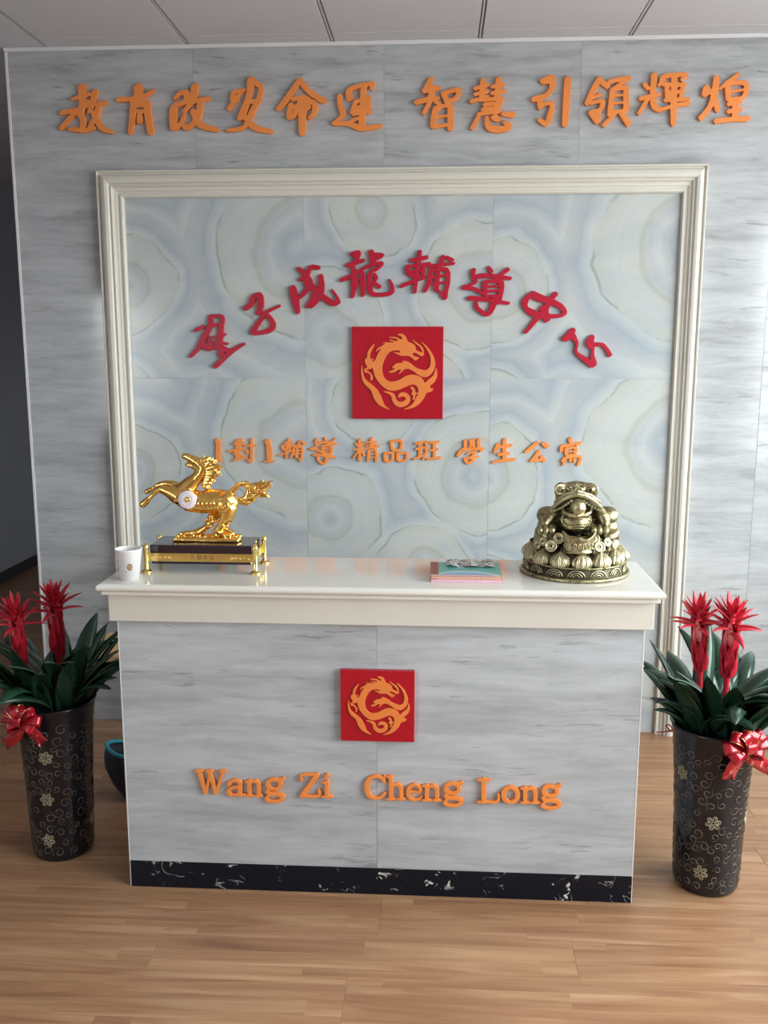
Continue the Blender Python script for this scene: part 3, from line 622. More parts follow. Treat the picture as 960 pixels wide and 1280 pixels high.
DRS = [[(368,660,4),(410,670,10),(450,695,17),(465,745,20),(510,780,24),(570,765,24),(592,720,20),(560,688,20),(522,690,18),(505,708,8)], [(632,185,3),(660,212,6),(700,240,9),(722,275,9),(728,305,6)]]
step = 4.
gx = np.arange(130, 880, step); gy = np.arange(105, 850, step); GX, GY = np.meshgrid(gx, gy)
DD = sdf_strokes(DRS, GX, GY)
for P in DR: DD = np.minimum(DD, sdf_poly(catmull(P, 3, True), GX, GY))
def emblem(yface, c4, label, ref):
    # c4: plate corner pixels left, top, right, bottom; the dragon is placed by the same proportions as on the upper plate
    a = on_y(c4[0], c4[1], yface-.018); b = on_y(c4[2], c4[3], yface-.018)
    e_ = empty('emblem_plate', ((a.x+b.x)/2, yface, (a.z+b.z)/2), label, 'sign', 'square red emblem plates')
    w, h = (b.x-a.x)/2, (a.z-b.z)/2
    boxo('plate', -w, w, -.018, 0, -h, h, M['plate_red'], e_, .001)
    def f(u, v): return (-w+(u-ref[0])/(ref[2]-ref[0])*2*w, h-(v-ref[1])/(ref[3]-ref[1])*2*h)
    o = relief('dragon_relief', DD, gx, gy, f, .004, -.018, .0006, M['orange_face'], e_, tol=.5)
    return e_
REF = (72, 62, 912, 915)
emblem(0, (439.7, 408.3, 553.2, 523.8), 'square red plate with an orange dragon on the wall under the arched characters', REF)
emblem(YF, (425.3, 837.5, 517.8, 928), 'smaller square red plate with an orange dragon on the counter front', REF)

# ------------------------------------------------------------------ reception counter
BL, BR, PZ, BZ, FZ = -.982, .6205, .0902, .8975, .985
YB = -1.03
ctr = empty('reception_counter', ((BL+BR)/2, (YF+YB)/2, 0), 'reception counter clad in grey streaked marble with a cream fascia and black plinth', 'counter')
def cbox(name, x0, x1, y0, y1, z0, z1, mat, bev=0):
    cx, cy = ctr.location.x, ctr.location.y
    mx_, my_, mz_ = (x0+x1)/2, (y0+y1)/2, (z0+z1)/2
    return boxo(name, x0-mx_, x1-mx_, y0-my_, y1-my_, z0-mz_, z1-mz_, mat, ctr, bev, loc=(mx_-cx, my_-cy, mz_))
cbox('carcass', BL+.012, BR-.012, YF+.012, YB, .001, FZ-.002, M['grout'])
J = -.181
cbox('marble_tile', BL+.004, J-.0003, YF, YF+.0115, PZ, BZ, M['counter_tile'], .0006)
cbox('marble_tile', J+.0003, BR-.004, YF, YF+.0115, PZ, BZ, M['counter_tile'], .0006)
cbox('marble_tile', BL, BL+.0115, YF+.004, YB, PZ, BZ, M['counter_tile'], .0006)
cbox('marble_tile', BR-.0115, BR, YF+.004, YB, PZ, BZ, M['counter_tile'], .0006)
for x in (BL, BR): 
    s = 1 if x == BL else -1
    tag(cbox('corner_trim', min(x, x+s*.0035), max(x, x+s*.0035), YF-.0005, YF+.0035, .0, BZ, M['white_trim']), 'thin white corner strip')
pl = cbox('plinth', BL+.003, BR-.002, YF-.002, YB, 0, PZ, M['black_marble'], .001); tag(pl, 'black marble plinth with white flecks')
cbox('fascia', -.9981, .6394, YF-.0244, YB+.012, BZ, FZ, M['fascia'], .0015)
# continuous worktop with two stepped edges
t_ = empty('countertop', ((BL+BR)/2, -1.2, FZ), 'polished cream stone worktop lying along the reception counter', 'worktop')
def slab_mesh(name, x0, x1, y0, y1, z0, z1, prof, mat):
    bm = bmesh.new(); loops = []
    for o, z in prof:
        loops.append([bm.verts.new((x, y, z)) for x, y in ((x0+o, y0+o), (x1-o, y0+o), (x1-o, y1), (x0+o, y1))])
    for a, b in zip(loops, loops[1:]):
        for i in range(4): bm.faces.new((a[i], a[(i+1) % 4], b[(i+1) % 4], b[i]))
    bm.faces.new(loops[0][::-1]); bm.faces.new(loops[-1]); bmesh.ops.recalc_face_normals(bm, faces=bm.faces)
    bmesh.ops.translate(bm, verts=bm.verts, vec=-t_.location); return mesh_obj(name, bm, mat, t_)
slab_mesh('slab', -1.0177, .6614, YF-.07, -1.006, 0, 0, [(.012, 1.0005), (.004, 1.003), (.0005, 1.008), (0, 1.013), (.002, 1.018), (.006, 1.0215), (.012, 1.0232)], M['slab'])
slab_mesh('edge_strip', -1.008, .650, YF-.050, -1.010, 0, 0, [(.003, .985), (0, .987), (0, .996), (.006, .9995), (.010, 1.0005)], M['slab'])
# ------------------------------------------------------------------ materials for the small things
CT = 1.0232                                                       # top of the worktop
def gold(name, c1, c2, rough, pat=None, sc=60, bump=.25):
    t = NT(name); tcn = t.node('ShaderNodeTexCoord'); v = tcn.outputs['Object']
    n = t.noise(v, sc, 4, .6); c = t.ramp(n.outputs[0], [(.35, c2), (.6, c1)])
    if pat: 
        n3 = t.noise(v, 90, 3, .6); c = t.mix(t.ramp(n3.outputs[0], [(.38, 1), (.52, 0)]), c, pat)
    t.link(c, t.b.inputs['Base Color']); t.b.inputs['Metallic'].default_value = 1; t.b.inputs['Roughness'].default_value = rough
    n2 = t.noise(v, 120, 3); t.bump(n2.outputs[0], bump, .002); return t.m
M['gold'] = gold('polished_gold', (1.0, .66, .20), (.90, .50, .13), .22)
M['gold_bright'] = gold('bright_gold_plating', (1.0, .80, .30), (.95, .70, .22), .18, bump=.05)
M['brass'] = gold('antique_brass', (.52, .46, .27), (.15, .13, .075), .42, sc=90, bump=.35)
M['brass_dark'] = gold('dark_mottled_brass', (.10, .09, .06), (.045, .04, .03), .5, sc=60, bump=.4)  # darker brass under the raised ornament, inside the mouth and for the pupils
M['brass_light'] = gold('rubbed_light_brass', (.66, .60, .38), (.42, .37, .22), .40, sc=90, bump=.15)
M['lacquer'] = simple('black_purple_lacquer', (.018, .007, .016), .08, noise=.1, coat=.6)
M['copper_text'] = simple('brown_engraved_text', (.22, .10, .03), .5)
M['porcelain'] = simple('white_medallion_enamel', (.82, .76, .83), .3, noise=.05)
def bunmat():
    t = NT('ribbed_antique_brass'); tcn = t.node('ShaderNodeTexCoord'); v = tcn.outputs['Object']; sp = t.node('ShaderNodeSeparateXYZ'); t.link(v, sp.inputs[0])
    n = t.noise(v, 3.5, 4, .6); ang = t.math('MULTIPLY', t.math('ARCTAN2', sp.outputs['Y'], sp.outputs['X']), 13)
    g_ = t.math('ABSOLUTE', t.math('SINE', t.math('ADD', ang, t.math('MULTIPLY', n.outputs[0], 5))))
    c = t.ramp(g_, [(.05, (.13, .11, .065)), (.35, (.50, .44, .26)), (.8, (.70, .64, .42))])
    t.link(c, t.b.inputs['Base Color']); t.b.inputs['Metallic'].default_value = 1; t.b.inputs['Roughness'].default_value = .42; t.bump(g_, .35, .01); return t.m
M['bun'] = bunmat()
def tag_up(o, l): o['label'] = l; return o

def blob(name, prims, voxel, mat, parent, origin, smooth=2, factor=.5):
    """union of spheres, capsules and ellipsoids, remeshed into one skin. prims in world coordinates"""
    bm = bmesh.new()
    def sph(c, r, M3=None, sub=2):
        res = bmesh.ops.create_icosphere(bm, subdivisions=sub, radius=1)
        for v in res['verts']:
            q = Vector((v.co.x*r[0], v.co.y*r[1], v.co.z*r[2]))
            if M3: q = M3 @ q
            v.co = q+Vector(c)-Vector(origin)
    for p in prims:
        if p[0] == 'e': sph(p[1], p[2], Euler(p[3]).to_matrix() if len(p) > 3 else None, 3)
        else:                                                     # ('c', [(point, r), ...])
            L = p[1]
            for (a, ra), (b, rb) in zip(L, L[1:]):
                a, b = Vector(a), Vector(b); d = (b-a).length; n = max(2, int(d/(min(ra, rb)*.45))+1)
                for i in range(n+1):
                    t = i/n; r = ra+(rb-ra)*t; sph(a.lerp(b, t), (r, r, r))
    me = bpy.data.meshes.new(name); bm.to_mesh(me); bm.free()
    o = bpy.data.objects.new(name, me); COL.objects.link(o)
    m = o.modifiers.new('r', 'REMESH'); m.mode = 'VOXEL'; m.voxel_size = voxel
    s = o.modifiers.new('s', 'SMOOTH'); s.iterations = smooth; s.factor = factor
    dg = bpy.context.evaluated_depsgraph_get(); m2 = bpy.data.meshes.new_from_object(o.evaluated_get(dg))
    bpy.data.objects.remove(o); bpy.data.meshes.remove(me)
    for f in m2.polygons: f.use_smooth = True
    m2.materials.clear(); m2.materials.append(mat); m2.name = name
    return from_mesh(name, m2, parent, Vector(origin)-(Vector(parent.location) if parent else Vector()))

# ------------------------------------------------------------------ golden galloping horse on a lacquer stand
HY = -1.178
horse = empty('horse_statue', (-.735, HY, CT), 'shining gold galloping horse ornament on a black lacquer stand with gold feet', 'statue')
HO = Vector(horse.location)
def hp(u, v, dy=0): return on_y(170+u/5.333, 565+v/5.333, HY)+Vector((0, dy, 0))
KP = 1/(5.333*(FPX/2.98))                                       # crop unit -> metres at the statue
def hc(*pts): return ('c', [(hp(p[0], p[1], p[3] if len(p) > 3 else 0), p[2]*KP) for p in pts])
body = [hc((335,300,84),(360,320,80),(440,335,78),(520,335,74),(600,335,78)), hc((300,262,55),(330,300,78)), hc((600,330,80),(625,340,62)),
        hc((560,300,55),(480,290,45)),
        # neck and head thrown back
        hc((320,262,66),(350,225,56),(395,185,44),(430,145,42),(446,110,40),(432,82,36)), hc((425,82,37),(402,64,34),(378,50,30),(355,38,26),(335,29,23),(322,28,20)), hc((405,98,30),(382,92,23),(360,86,18),(342,85,15)),
        hc((430,55,13,.008),(448,30,6,.012)), hc((436,58,13,-.008),(458,34,6,-.012)),
        # fore legs flung forward
        hc((290,262,50,.016),(240,225,32,.016),(185,215,24,.018),(130,228,18,.018),(104,246,13,.018),(88,256,16,.018),(62,270,19,.018)),
        hc((290,290,58,-.014),(235,262,40,-.016),(180,240,28,-.018),(145,255,21,-.018),(120,283,16,-.018),(100,303,17,-.018),(84,320,22,-.018),(58,342,25,-.018)),
        # hind legs pushing off
        hc((560,380,60,.014),(520,420,40,.016),(488,470,26,.016),(455,505,19,.016),(410,525,15,.016),(350,545,14,.016),(300,560,14,.016)),
        hc((620,370,62,-.014),(612,430,46,-.016),(580,480,30,-.016),(545,520,24,-.016),(585,545,18,-.016),(630,560,16,-.016)),
        ('e', hp(365,305,-.03), (62*KP, .012, 62*KP)), ('e', hp(598,350,-.026), (50*KP, .012, 50*KP)), ]
blob('horse_body', body, .0022, M['gold'], horse, HO, 3)
mane = []
rr = random.Random(3)
for k, (u, v, tu, tv) in enumerate([(455,60,500,40),(468,75,540,62),(475,90,565,85),(480,110,585,100),(482,130,560,122),(478,150,568,145),(475,165,545,165),(470,185,530,195),(462,205,505,210),(460,225,495,240),(468,95,520,45),(470,70,480,38)]):
    for q in (-1, 0, 1):
        mu = (u+tu)/2+rr.uniform(-8, 8); mv = (v+tv)/2+rr.uniform(-10, 4)
        mane.append(hc((u,v,20,q*.010),(mu,mv,15,q*.014),(tu+rr.uniform(-6,6)-abs(q)*12,tv+rr.uniform(-8,8),4,q*.016)))
for q in (-1, 1): mane.append(hc((500,80,16,q*.006),(520,110,18,q*.01),(510,150,14,q*.008)))
blob('mane', mane, .0018, M['gold'], horse, HO, 1)
tail = [hc((640,265,24),(665,240,20),(690,215,17),(722,212,16),(745,235,16),(750,270,18),(735,300,18),(700,322,18),(670,320,18)),
        hc((735,310,20),(780,300,22),(820,275,20),(860,250,14),(905,222,6)), hc((745,230,18),(790,222,20),(835,215,16),(880,205,8),(915,185,4)),
        hc((770,270,20),(830,270,20),(870,290,14),(888,305,5)), hc((790,240,18),(830,205,12),(848,182,4)), hc((700,335,16),(740,348,12),(790,318,10)), hc((830,250,16,-.01),(870,230,12,-.01),(900,205,5,-.01)),
        hc((690,205,10,-.008),(740,200,12,-.01),(790,240,14,-.012)), hc((800,290,12,.01),(850,300,9,.012),(880,280,5,.012))]
blob('tail', tail, .0018, M['gold'], horse, HO, 1)
base = [hc((275,578,20),(330,580,22),(480,578,22),(600,580,22),(680,580,22)), hc((275,572,20,.018),(480,572,22,.02),(680,572,20,.02)), hc((275,575,20,-.018),(480,582,22,-.02),(680,582,20,-.02)),
        hc((300,545,16),(420,535,20),(470,500,24),(500,460,26),(500,430,24)), hc((540,560,30),(560,510,26),(600,520,24),(640,545,20))]
for k in range(46):
    u = rr.uniform(270, 690); v = rr.uniform(548, 590); base.append(('e', hp(u, v, rr.uniform(-.026, .0)), (rr.uniform(8, 15)*KP, rr.uniform(6, 12)*KP, rr.uniform(8, 13)*KP), (0, rr.uniform(0, 3), 0)))
for k in range(22):
    u = rr.uniform(470, 640); v = rr.uniform(430, 550); base.append(('e', hp(u, v, rr.uniform(-.034, -.01)), (rr.uniform(8, 17)*KP, 10*KP, rr.uniform(8, 14)*KP), (0, rr.uniform(0, 3), 0)))
blob('rock_base', base, .002, M['gold'], horse, HO, 1)
for q, d in ((-.0135, 0), (.0115, 1)):
    bm = bmesh.new(); bmesh.ops.create_uvsphere(bm, u_segments=12, v_segments=8, radius=5.5*KP); mesh_obj('eye', bm, M['lacquer'], horse, True, hp(398, 58, q)-HO)
# medallion and coin relief on the flank
def disc_part(name, c, r, th, mat, parent, rings=(), star=0):
    bm = bmesh.new(); lathe(bm, [(0, th), (r*.93, th), (r, th*.5), (r, 0), (0, 0)], 40)
    for rg in rings: tube(bm, [(r*rg*math.cos(a), r*rg*math.sin(a), th) for a in np.linspace(0, 2*PI, 40)[:-1]], r*.045, 6, True)
    for k in range(star): tube(bm, [(r*.1*math.cos(k*2*PI/star), r*.1*math.sin(k*2*PI/star), th), (r*.5*math.cos(k*2*PI/star), r*.5*math.sin(k*2*PI/star), th)], r*.07, 5)
    return mesh_obj(name, bm, mat, parent, True, Vector(c)-Vector(parent.location), (PI/2, 0, 0))
disc_part('medallion', hp(365,305,-.0405), 60*KP, .003, M['porcelain'], horse, (.62,)); horse.children[-1]['label'] = 'white round medallion'
disc_part('medallion_boss', hp(368,303,-.0425), 20*KP, .003, M['gold_bright'], horse, (.6,), 6)
disc_part('coin_relief', hp(600,345,-.0415), 42*KP, .003, M['gold'], horse, (.8, .4), 4)
# stand
sx0, sx1, sy0, sy1 = -.912, -.566, -1.252, -1.104
def hbox(name, a, b, c, d, e1, f, mat, bev=0): return boxo(name, a-HO.x, b-HO.x, c-HO.y, d-HO.y, e1-HO.z, f-HO.z, mat, horse, bev)
tag_up(hbox('stand_top', sx0+.012, sx1-.012, sy0+.002, sy1-.002, 1.086, 1.112, M['lacquer'], .003), 'black lacquer slab')
tag_up(hbox('stand_bottom', sx0+.016, sx1-.016, sy0+.006, sy1-.006, 1.050, 1.060, M['lacquer'], .002), 'black lacquer lower slab')
tag_up(hbox('name_band', sx0+.004, sx1-.004, sy0-.001, sy1+.001, 1.060, 1.086, M['gold_bright'], .001), 'gold band with engraved characters')
for x in (sx0, sx1):
    for y in (sy0, sy1):
        bm = bmesh.new(); lathe(bm, [(0, 0), (.017, 0), (.018, .003), (.015, .007), (.010, .009), (.0075, .013), (.0075, .074), (.0095, .077), (.0095, .084), (.006, .092), (0, .095)], 24)
        q = mesh_obj('stand_foot', bm, M['gold_bright'], horse, True, (x-HO.x, y-HO.y, 0))
bm = bmesh.new()                                                   # scrollwork at both ends of the band
for sgn, xc in ((1, sx0+.02), (-1, sx1-.02)):
    for k in range(5):
        cx = xc+sgn*k*.0135; pts = [(cx+.0045*math.cos(a)*(1-a/9), sy0-.0015, 1.073+.0045*math.sin(a)*(1-a/9)*(1 if k % 2 else -1)) for a in np.linspace(0, 6.5, 14)]
        tube(bm, [Vector(p)-HO for p in pts], .0009, 5)
tag(mesh_obj('scrollwork', bm, M['gold_bright'], horse, True), kind='stuff')
MINI = [[[(0,10),(8,10)],[(4,0),(4,10)],[(0,4),(8,4)],[(0,0),(8,0)],[(8,10),(9,20)],[(1,14),(2,18)],[(4,14),(5,18)]],
        [[(0,0),(8,0)],[(4,1),(1,6),(7,7)],[(0,12),(8,12)],[(4,7),(4,18)],[(0,19),(8,17)],[(11,2),(11,14)],[(14,0),(14,20)]],
        [[(0,4),(14,4)],[(2,4),(2,18)],[(2,10),(7,10),(6,16)],[(9,0),(10,10),(15,19)],[(14,9),(8,18)]],
        [[(0,3),(8,3)],[(4,3),(4,15)],[(0,16),(8,14)],[(9,6),(15,6),(14,19),(11,18)],[(12,1),(11,10),(8,19)]]]
bm = bmesh.new()
for k, ch in enumerate(MINI):
    for st in ch:
        P = [Vector((-.768+k*.0195+p[0]*.0008-HO.x, sy0-.0014-HO.y, 1.081-p[1]*.00078-HO.z)) for p in st]; tube(bm, P, .0011, 5)
tag_up(mesh_obj('engraved_characters', bm, M['copper_text'], horse), 'small brown characters on the gold band')

# ------------------------------------------------------------------ brass three legged money toad on its coin mound
TX, TY = .4335, -1.150
toad = empty('toad_statue', (TX, TY, CT), 'antique brass money toad with a ball in its mouth on a mound of treasure', 'statue')
TO = Vector(toad.location)
def tp(u, v, d=0):
    """crop point (640,595 x6.4) at depth d in front of the statue's axis"""
    return on_y(640+u/6.4, 595+v/6.4, TY-d)
def TK(d=0): return 1/(6.4*(FPX/2.93))
K6 = TK()
bm = bmesh.new(); lathe(bm, [(0, 0), (.163, 0), (.168, .003), (.168, .008), (.163, .011), (.159, .016), (.157, .034), (.152, .042), (.14, .048), (0, .05)], 72)
mesh_obj('mound_base', bm, M['brass_dark'], toad, True)
bm = bmesh.new()
for R_, z_, w_ in ((.165, .0065, .0062), (.1575, .0425, .0028)): tube(bm, [(R_*math.cos(a), R_*math.sin(a), z_) for a in np.linspace(0, 2*PI, 97)[:-1]], w_, 8, True)
tag(mesh_obj('base_rims', bm, M['brass'], toad, True), kind='stuff')
bm = bmesh.new()                                                   # cloud scrolls round the drum
nsc = 15
for k in range(nsc):
    a0 = 2*PI*k/nsc
    for r, w in ((.022, .0018), (.015, .0016), (.008, .0015)):
        tube(bm, [((.160)*math.cos(a0+r*math.cos(t)/.16*1.15), .160*math.sin(a0+r*math.cos(t)/.16*1.15), .016+r*.95*math.sin(t)) for t in np.linspace(0, PI, 12)], w, 6)
mesh_obj('cloud_scrolls', bm, M['brass_light'], toad, True)
def garlic():
    bm = bmesh.new(); n = 40; V = []
    for r, z in [(.22, 0), (.36, .03), (.46, .13), (.50, .28), (.485, .44), (.43, .58), (.34, .70), (.235, .80), (.14, .88), (.075, .94), (.04, 1.0)]:
        row = []
        for i in range(n):
            rib = 1+.17*(abs(math.sin(i*PI/4))-.5)*min(1, r*3)
            row.append(bm.verts.new((r*rib*math.cos(2*PI*i/n), r*.85*rib*math.sin(2*PI*i/n), z)))
        V.append(row)
    for a, b in zip(V, V[1:]):
        for i in range(n): bm.faces.new((a[i], a[(i+1) % n], b[(i+1) % n], b[i]))
    bm.faces.new(V[0][::-1]); bm.faces.new(V[-1])
    me = bpy.data.meshes.new('treasure_bun'); bm.to_mesh(me); bm.free()
    for f in me.polygons: f.use_smooth = True
    me.materials.append(M['bun']); return me
gme = garlic()
for ring, (R_, n, z0, s, zs, off) in enumerate([(.140, 14, .040, .062, .050, 0), (.110, 11, .078, .054, .044, .5), (.082, 8, .110, .046, .038, 0)]):
    for k in range(n):
        a = -PI/2+2*PI*(k+off)/n
        if ring == 2 and abs(math.atan2(math.sin(a+PI/2), math.cos(a+PI/2))) < .8: continue
        if ring == 1 and abs(math.atan2(math.sin(a+PI/2), math.cos(a+PI/2))) < .25: continue
        o = from_mesh('treasure_bun', gme, toad, (R_*math.cos(a), R_*math.sin(a), z0), (.0, 0, a+PI/2), (s, s, zs))
core = [('e', TO+Vector((0, 0, .065)), (.135, .135, .050)), ('e', TO+Vector((0, .01, .10)), (.105, .10, .055)), ('e', TO+Vector((0, .02, .14)), (.085, .075, .05))]
rr = random.Random(11)
for k in range(90):
    a = rr.uniform(0, 2*PI); t = rr.random(); R_ = .135-.06*t; z = .085+.06*t
    core.append(('e', TO+Vector((R_*math.cos(a), R_*math.sin(a), z)), (rr.uniform(.007, .013),)*3))
blob('mound_core', core, .003, M['brass_dark'], toad, TO, 1)
def tc(*pts): return ('c', [(tp(p[0], p[1], p[3] if len(p) > 3 else 0), p[2]*K6) for p in pts])
def te(u, v, d, ru, rd, rv, rot=None): 
    q = ('e', tp(u, v, d), (ru*K6, rd*K6, rv*K6)); return q+(rot,) if rot else q
tb = [te(512,380,-.01,190,165,190), te(512,250,.0,180,150,120), te(512,170,.015,165,120,75),
      tc((400,120,62,.03),(512,105,70,.03),(630,118,62,.03)), te(512,105,.06,95,60,42),
      te(300,325,.02,104,104,82,(0,.3,0)), te(745,325,.02,104,104,82,(0,-.3,0)), te(285,400,.02,85,95,70), te(760,400,.02,85,95,70), te(330,380,.0,105,100,80), te(705,380,.0,105,100,80), te(400,300,.01,90,100,90), te(640,300,.01,90,100,90), te(265,470,-.01,90,110,75), te(775,475,-.01,85,110,75),
      tc((345,285,52,.045),(300,330,46,.06),(260,375,38,.07),(265,425,30,.08)), tc((690,285,52,.045),(720,330,46,.06),(745,375,38,.07),(730,425,30,.08)),
      te(300,480,0,130,120,70,(0,.5,0)), te(740,490,0,130,120,70,(0,-.5,0)), te(395,95,.045,52,50,45), te(632,100,.045,52,50,45)]
blob('toad_body', tb, .0026, M['brass'], toad, TO, 2)
feat = [tc((318,285,13,.075),(345,235,16,.095),(410,185,18,.115),(470,158,18,.125),(525,148,18,.128),(585,158,18,.125),(645,190,18,.115),(700,240,16,.095),(728,285,13,.075)),
        tc((345,205,11,.085),(420,150,13,.105),(525,122,13,.115),(630,152,13,.105),(700,205,11,.085)),
        tc((408,262,12,.085),(418,292,15,.10),(460,312,16,.115),(520,320,17,.12),(585,312,16,.115),(622,292,15,.10),(632,262,12,.085))]
blob('lips', feat, .0018, M['brass_light'], toad, TO, 1)
blob('mouth_hollow', [tc((375,255,30,.070),(440,215,34,.085),(520,200,36,.09),(600,215,34,.085),(670,255,30,.070)), te(525,265,.075,100,50,40)], .0022, M['brass_dark'], toad, TO, 1)
blob('chin_sac', [te(508,372,.085,112,70,72), te(508,345,.085,118,60,40)], .002, M['brass'], toad, TO, 2)
bm = bmesh.new()                                                   # ribs on the chin sac
for k in range(5):
    v = 335+k*20; w = 112*math.sqrt(max(.05, 1-((v-372)/76)**2))
    pts = [tp(508+w*math.sin(t), v+6*math.cos(t), .085+.0315*math.cos(t)*(w/112))-TO for t in np.linspace(-1.35, 1.35, 16)]
    tube(bm, pts, .0011, 5)
mesh_obj('chin_ribs', bm, M['brass_light'], toad, True)
bm = bmesh.new(); bmesh.ops.create_uvsphere(bm, u_segments=32, v_segments=20, radius=60*K6)
for v in bm.verts:
    if v.co.z > 0: v.co.z *= 1.12
mesh_obj('mouth_ball', bm, M['brass_light'], toad, True, tp(528,252,.108)-TO)
bm = bmesh.new()                                                   # beads along the cheeks, warts on the back
for side in (-1, 1):
    for k in range(8):
        t = k/7; u = 512+side*(205-155*t); v = 285-85*t+10*math.sin(t*PI); c = tp(u+12, v, .092+.028*t)-TO
        tube(bm, [c+Vector((7*K6*math.cos(a), 0, 7*K6*math.sin(a))) for a in np.linspace(0, 2*PI, 9)[:-1]], .0012, 5, True)
    for k in range(12):
        t = k/11; a = .4+t*2.3; c = tp(512+side*(112+6)*math.sin(a), 350-95*math.cos(a)*.75, .102)-TO
        r_ = bmesh.ops.create_icosphere(bm, subdivisions=1, radius=.0032); bmesh.ops.translate(bm, verts=r_['verts'], vec=c)
    for k in range(26):
        u = 512+side*rr.uniform(170, 290); v = rr.uniform(270, 350); d = .045-abs(u-512)*.00012
        c = tp(u, v, d+.028)-TO; r_ = bmesh.ops.create_icosphere(bm, subdivisions=1, radius=rr.uniform(.002, .004)); bmesh.ops.translate(bm, verts=r_['verts'], vec=c)
    for k in range(10):
        u = 512+rr.uniform(-70, 70); c = tp(u, rr.uniform(70, 118), .088)-TO; r_ = bmesh.ops.create_icosphere(bm, subdivisions=1, radius=rr.uniform(.002, .004)); bmesh.ops.translate(bm, verts=r_['verts'], vec=c)
tag(mesh_obj('beading', bm, M['brass_light'], toad, True), kind='stuff')
for side, u in ((-1, 392), (1, 636)):                              # eyes: rings round a bulging ball
    bm = bmesh.new(); r_ = bmesh.ops.create_uvsphere(bm, u_segments=20, v_segments=14, radius=26*K6)
    for rad in (34, 44): tube(bm, [Vector((rad*K6*math.cos(a), .004, rad*K6*.85*math.sin(a))) for a in np.linspace(0, 2*PI, 22)[:-1]], .0022, 6, True)
    q = mesh_obj('eye', bm, M['brass_light'], toad, True, tp(u, 108, .078)-TO, (0, 0, -side*.35))
    bm = bmesh.new(); bmesh.ops.create_uvsphere(bm, u_segments=14, v_segments=10, radius=12*K6)
    mesh_obj('pupil', bm, M['brass_dark'], q, True, (0, -19*K6, 0))
for side, us in ((-1, (228, 272, 322)), (1, (650, 695, 745))):     # claws
    for u in us:
        bm = bmesh.new(); c0 = tp(u, 405, .085)-TO; c1 = tp(u+side*4, 438, .105)-TO; c2 = tp(u+side*4, 468, .100)-TO
        tube(bm, catmull([tuple(c0), tuple(c1), tuple(c2)], 5), [.009, .0095, .010, .0105, .011, .011, .0105, .0095, .008, .006, .003], 10)
        mesh_obj('claw', bm, M['brass'], toad, True)
# gold ingot bowl
bm = bmesh.new(); c = tp(530, 612, .128)-TO; n = 40; rows = []
for z, a, b_ in [(0, 96, 60), (10, 102, 64), (14, 92, 58), (30, 96, 60), (60, 104, 64), (95, 118, 70), (104, 122, 72), (104, 108, 60), (80, 90, 48), (66, 40, 24)]:
    row = []
    for i in range(n):
        th = 2*PI*i/n; lift = (abs(math.cos(th))**3)*(max(0, z-50)/54)*34 if z > 50 else 0
        row.append(bm.verts.new((c.x+a*1.06*K6*math.cos(th), c.y+b_*K6*math.sin(th)*1.0, c.z+(z*1.08+lift*1.7)*K6)))
    rows.append(row)
for A, B in zip(rows, rows[1:]):
    for i in range(n): bm.faces.new((A[i], A[(i+1) % n], B[(i+1) % n], B[i]))
bm.faces.new(rows[-1]); bm.faces.new(rows[0][::-1]); bmesh.ops.recalc_face_normals(bm, faces=bm.faces)
mesh_obj('ingot_bowl', bm, M['brass'], toad, True)
bm = bmesh.new()
for k in range(9):
    a = -PI/2+(k-4)*.34; cc = Vector((c.x+104*K6*math.cos(a), c.y+65*K6*math.sin(a), c.z+58*K6))
    tube(bm, [cc+Vector((9*K6*math.cos(t), 0, (24 if k % 2 else 18)*K6*math.sin(t))) for t in np.linspace(0, 2*PI, 12)[:-1]], .0013, 5, True)
mesh_obj('ingot_relief', bm, M['brass_light'], toad, True)
bm = bmesh.new(); bmesh.ops.create_icosphere(bm, subdivisions=3, radius=1)
for v in bm.verts: v.co = Vector((v.co.x*58*K6, v.co.y*36*K6, v.co.z*30*K6))
mesh_obj('ingot_dome', bm, M['brass_light'], toad, True, Vector((c.x, c.y, c.z+90*K6)))
def coin(u, v, d, r, tilt=0):
    bm = bmesh.new(); r *= K6; n = 28
    o_ = [(r, 0), (r, .004), (r*.82, .004), (r*.80, .0028)]
    rings = [[bm.verts.new((q*math.cos(2*PI*i/n), q*math.sin(2*PI*i/n), z)) for i in range(n)] for q, z in [(r*.3, 0)]+o_+[(r*.36, .0028), (r*.34, .004), (r*.24, .004), (r*.24, 0)]]
    for A, B in zip(rings, rings[1:]+rings[:1]):
        for i in range(n): bm.faces.new((A[i], A[(i+1) % n], B[(i+1) % n], B[i]))
    bmesh.ops.recalc_face_normals(bm, faces=bm.faces)
    mesh_obj('coin', bm, M['brass_light'], toad, True, tp(u, v, d)-TO, (PI/2-.35, 0, tilt))
for a in [(312, 560, .118, 46, -.3), (372, 500, .112, 44, -.1), (700, 568, .118, 42, .3), (655, 505, .108, 44, .1), (250, 525, .098, 34, -.6), (760, 530, .10, 34, .6), (205, 555, .095, 30, -.8), (815, 560, .088, 26, .8)]: coin(*a)

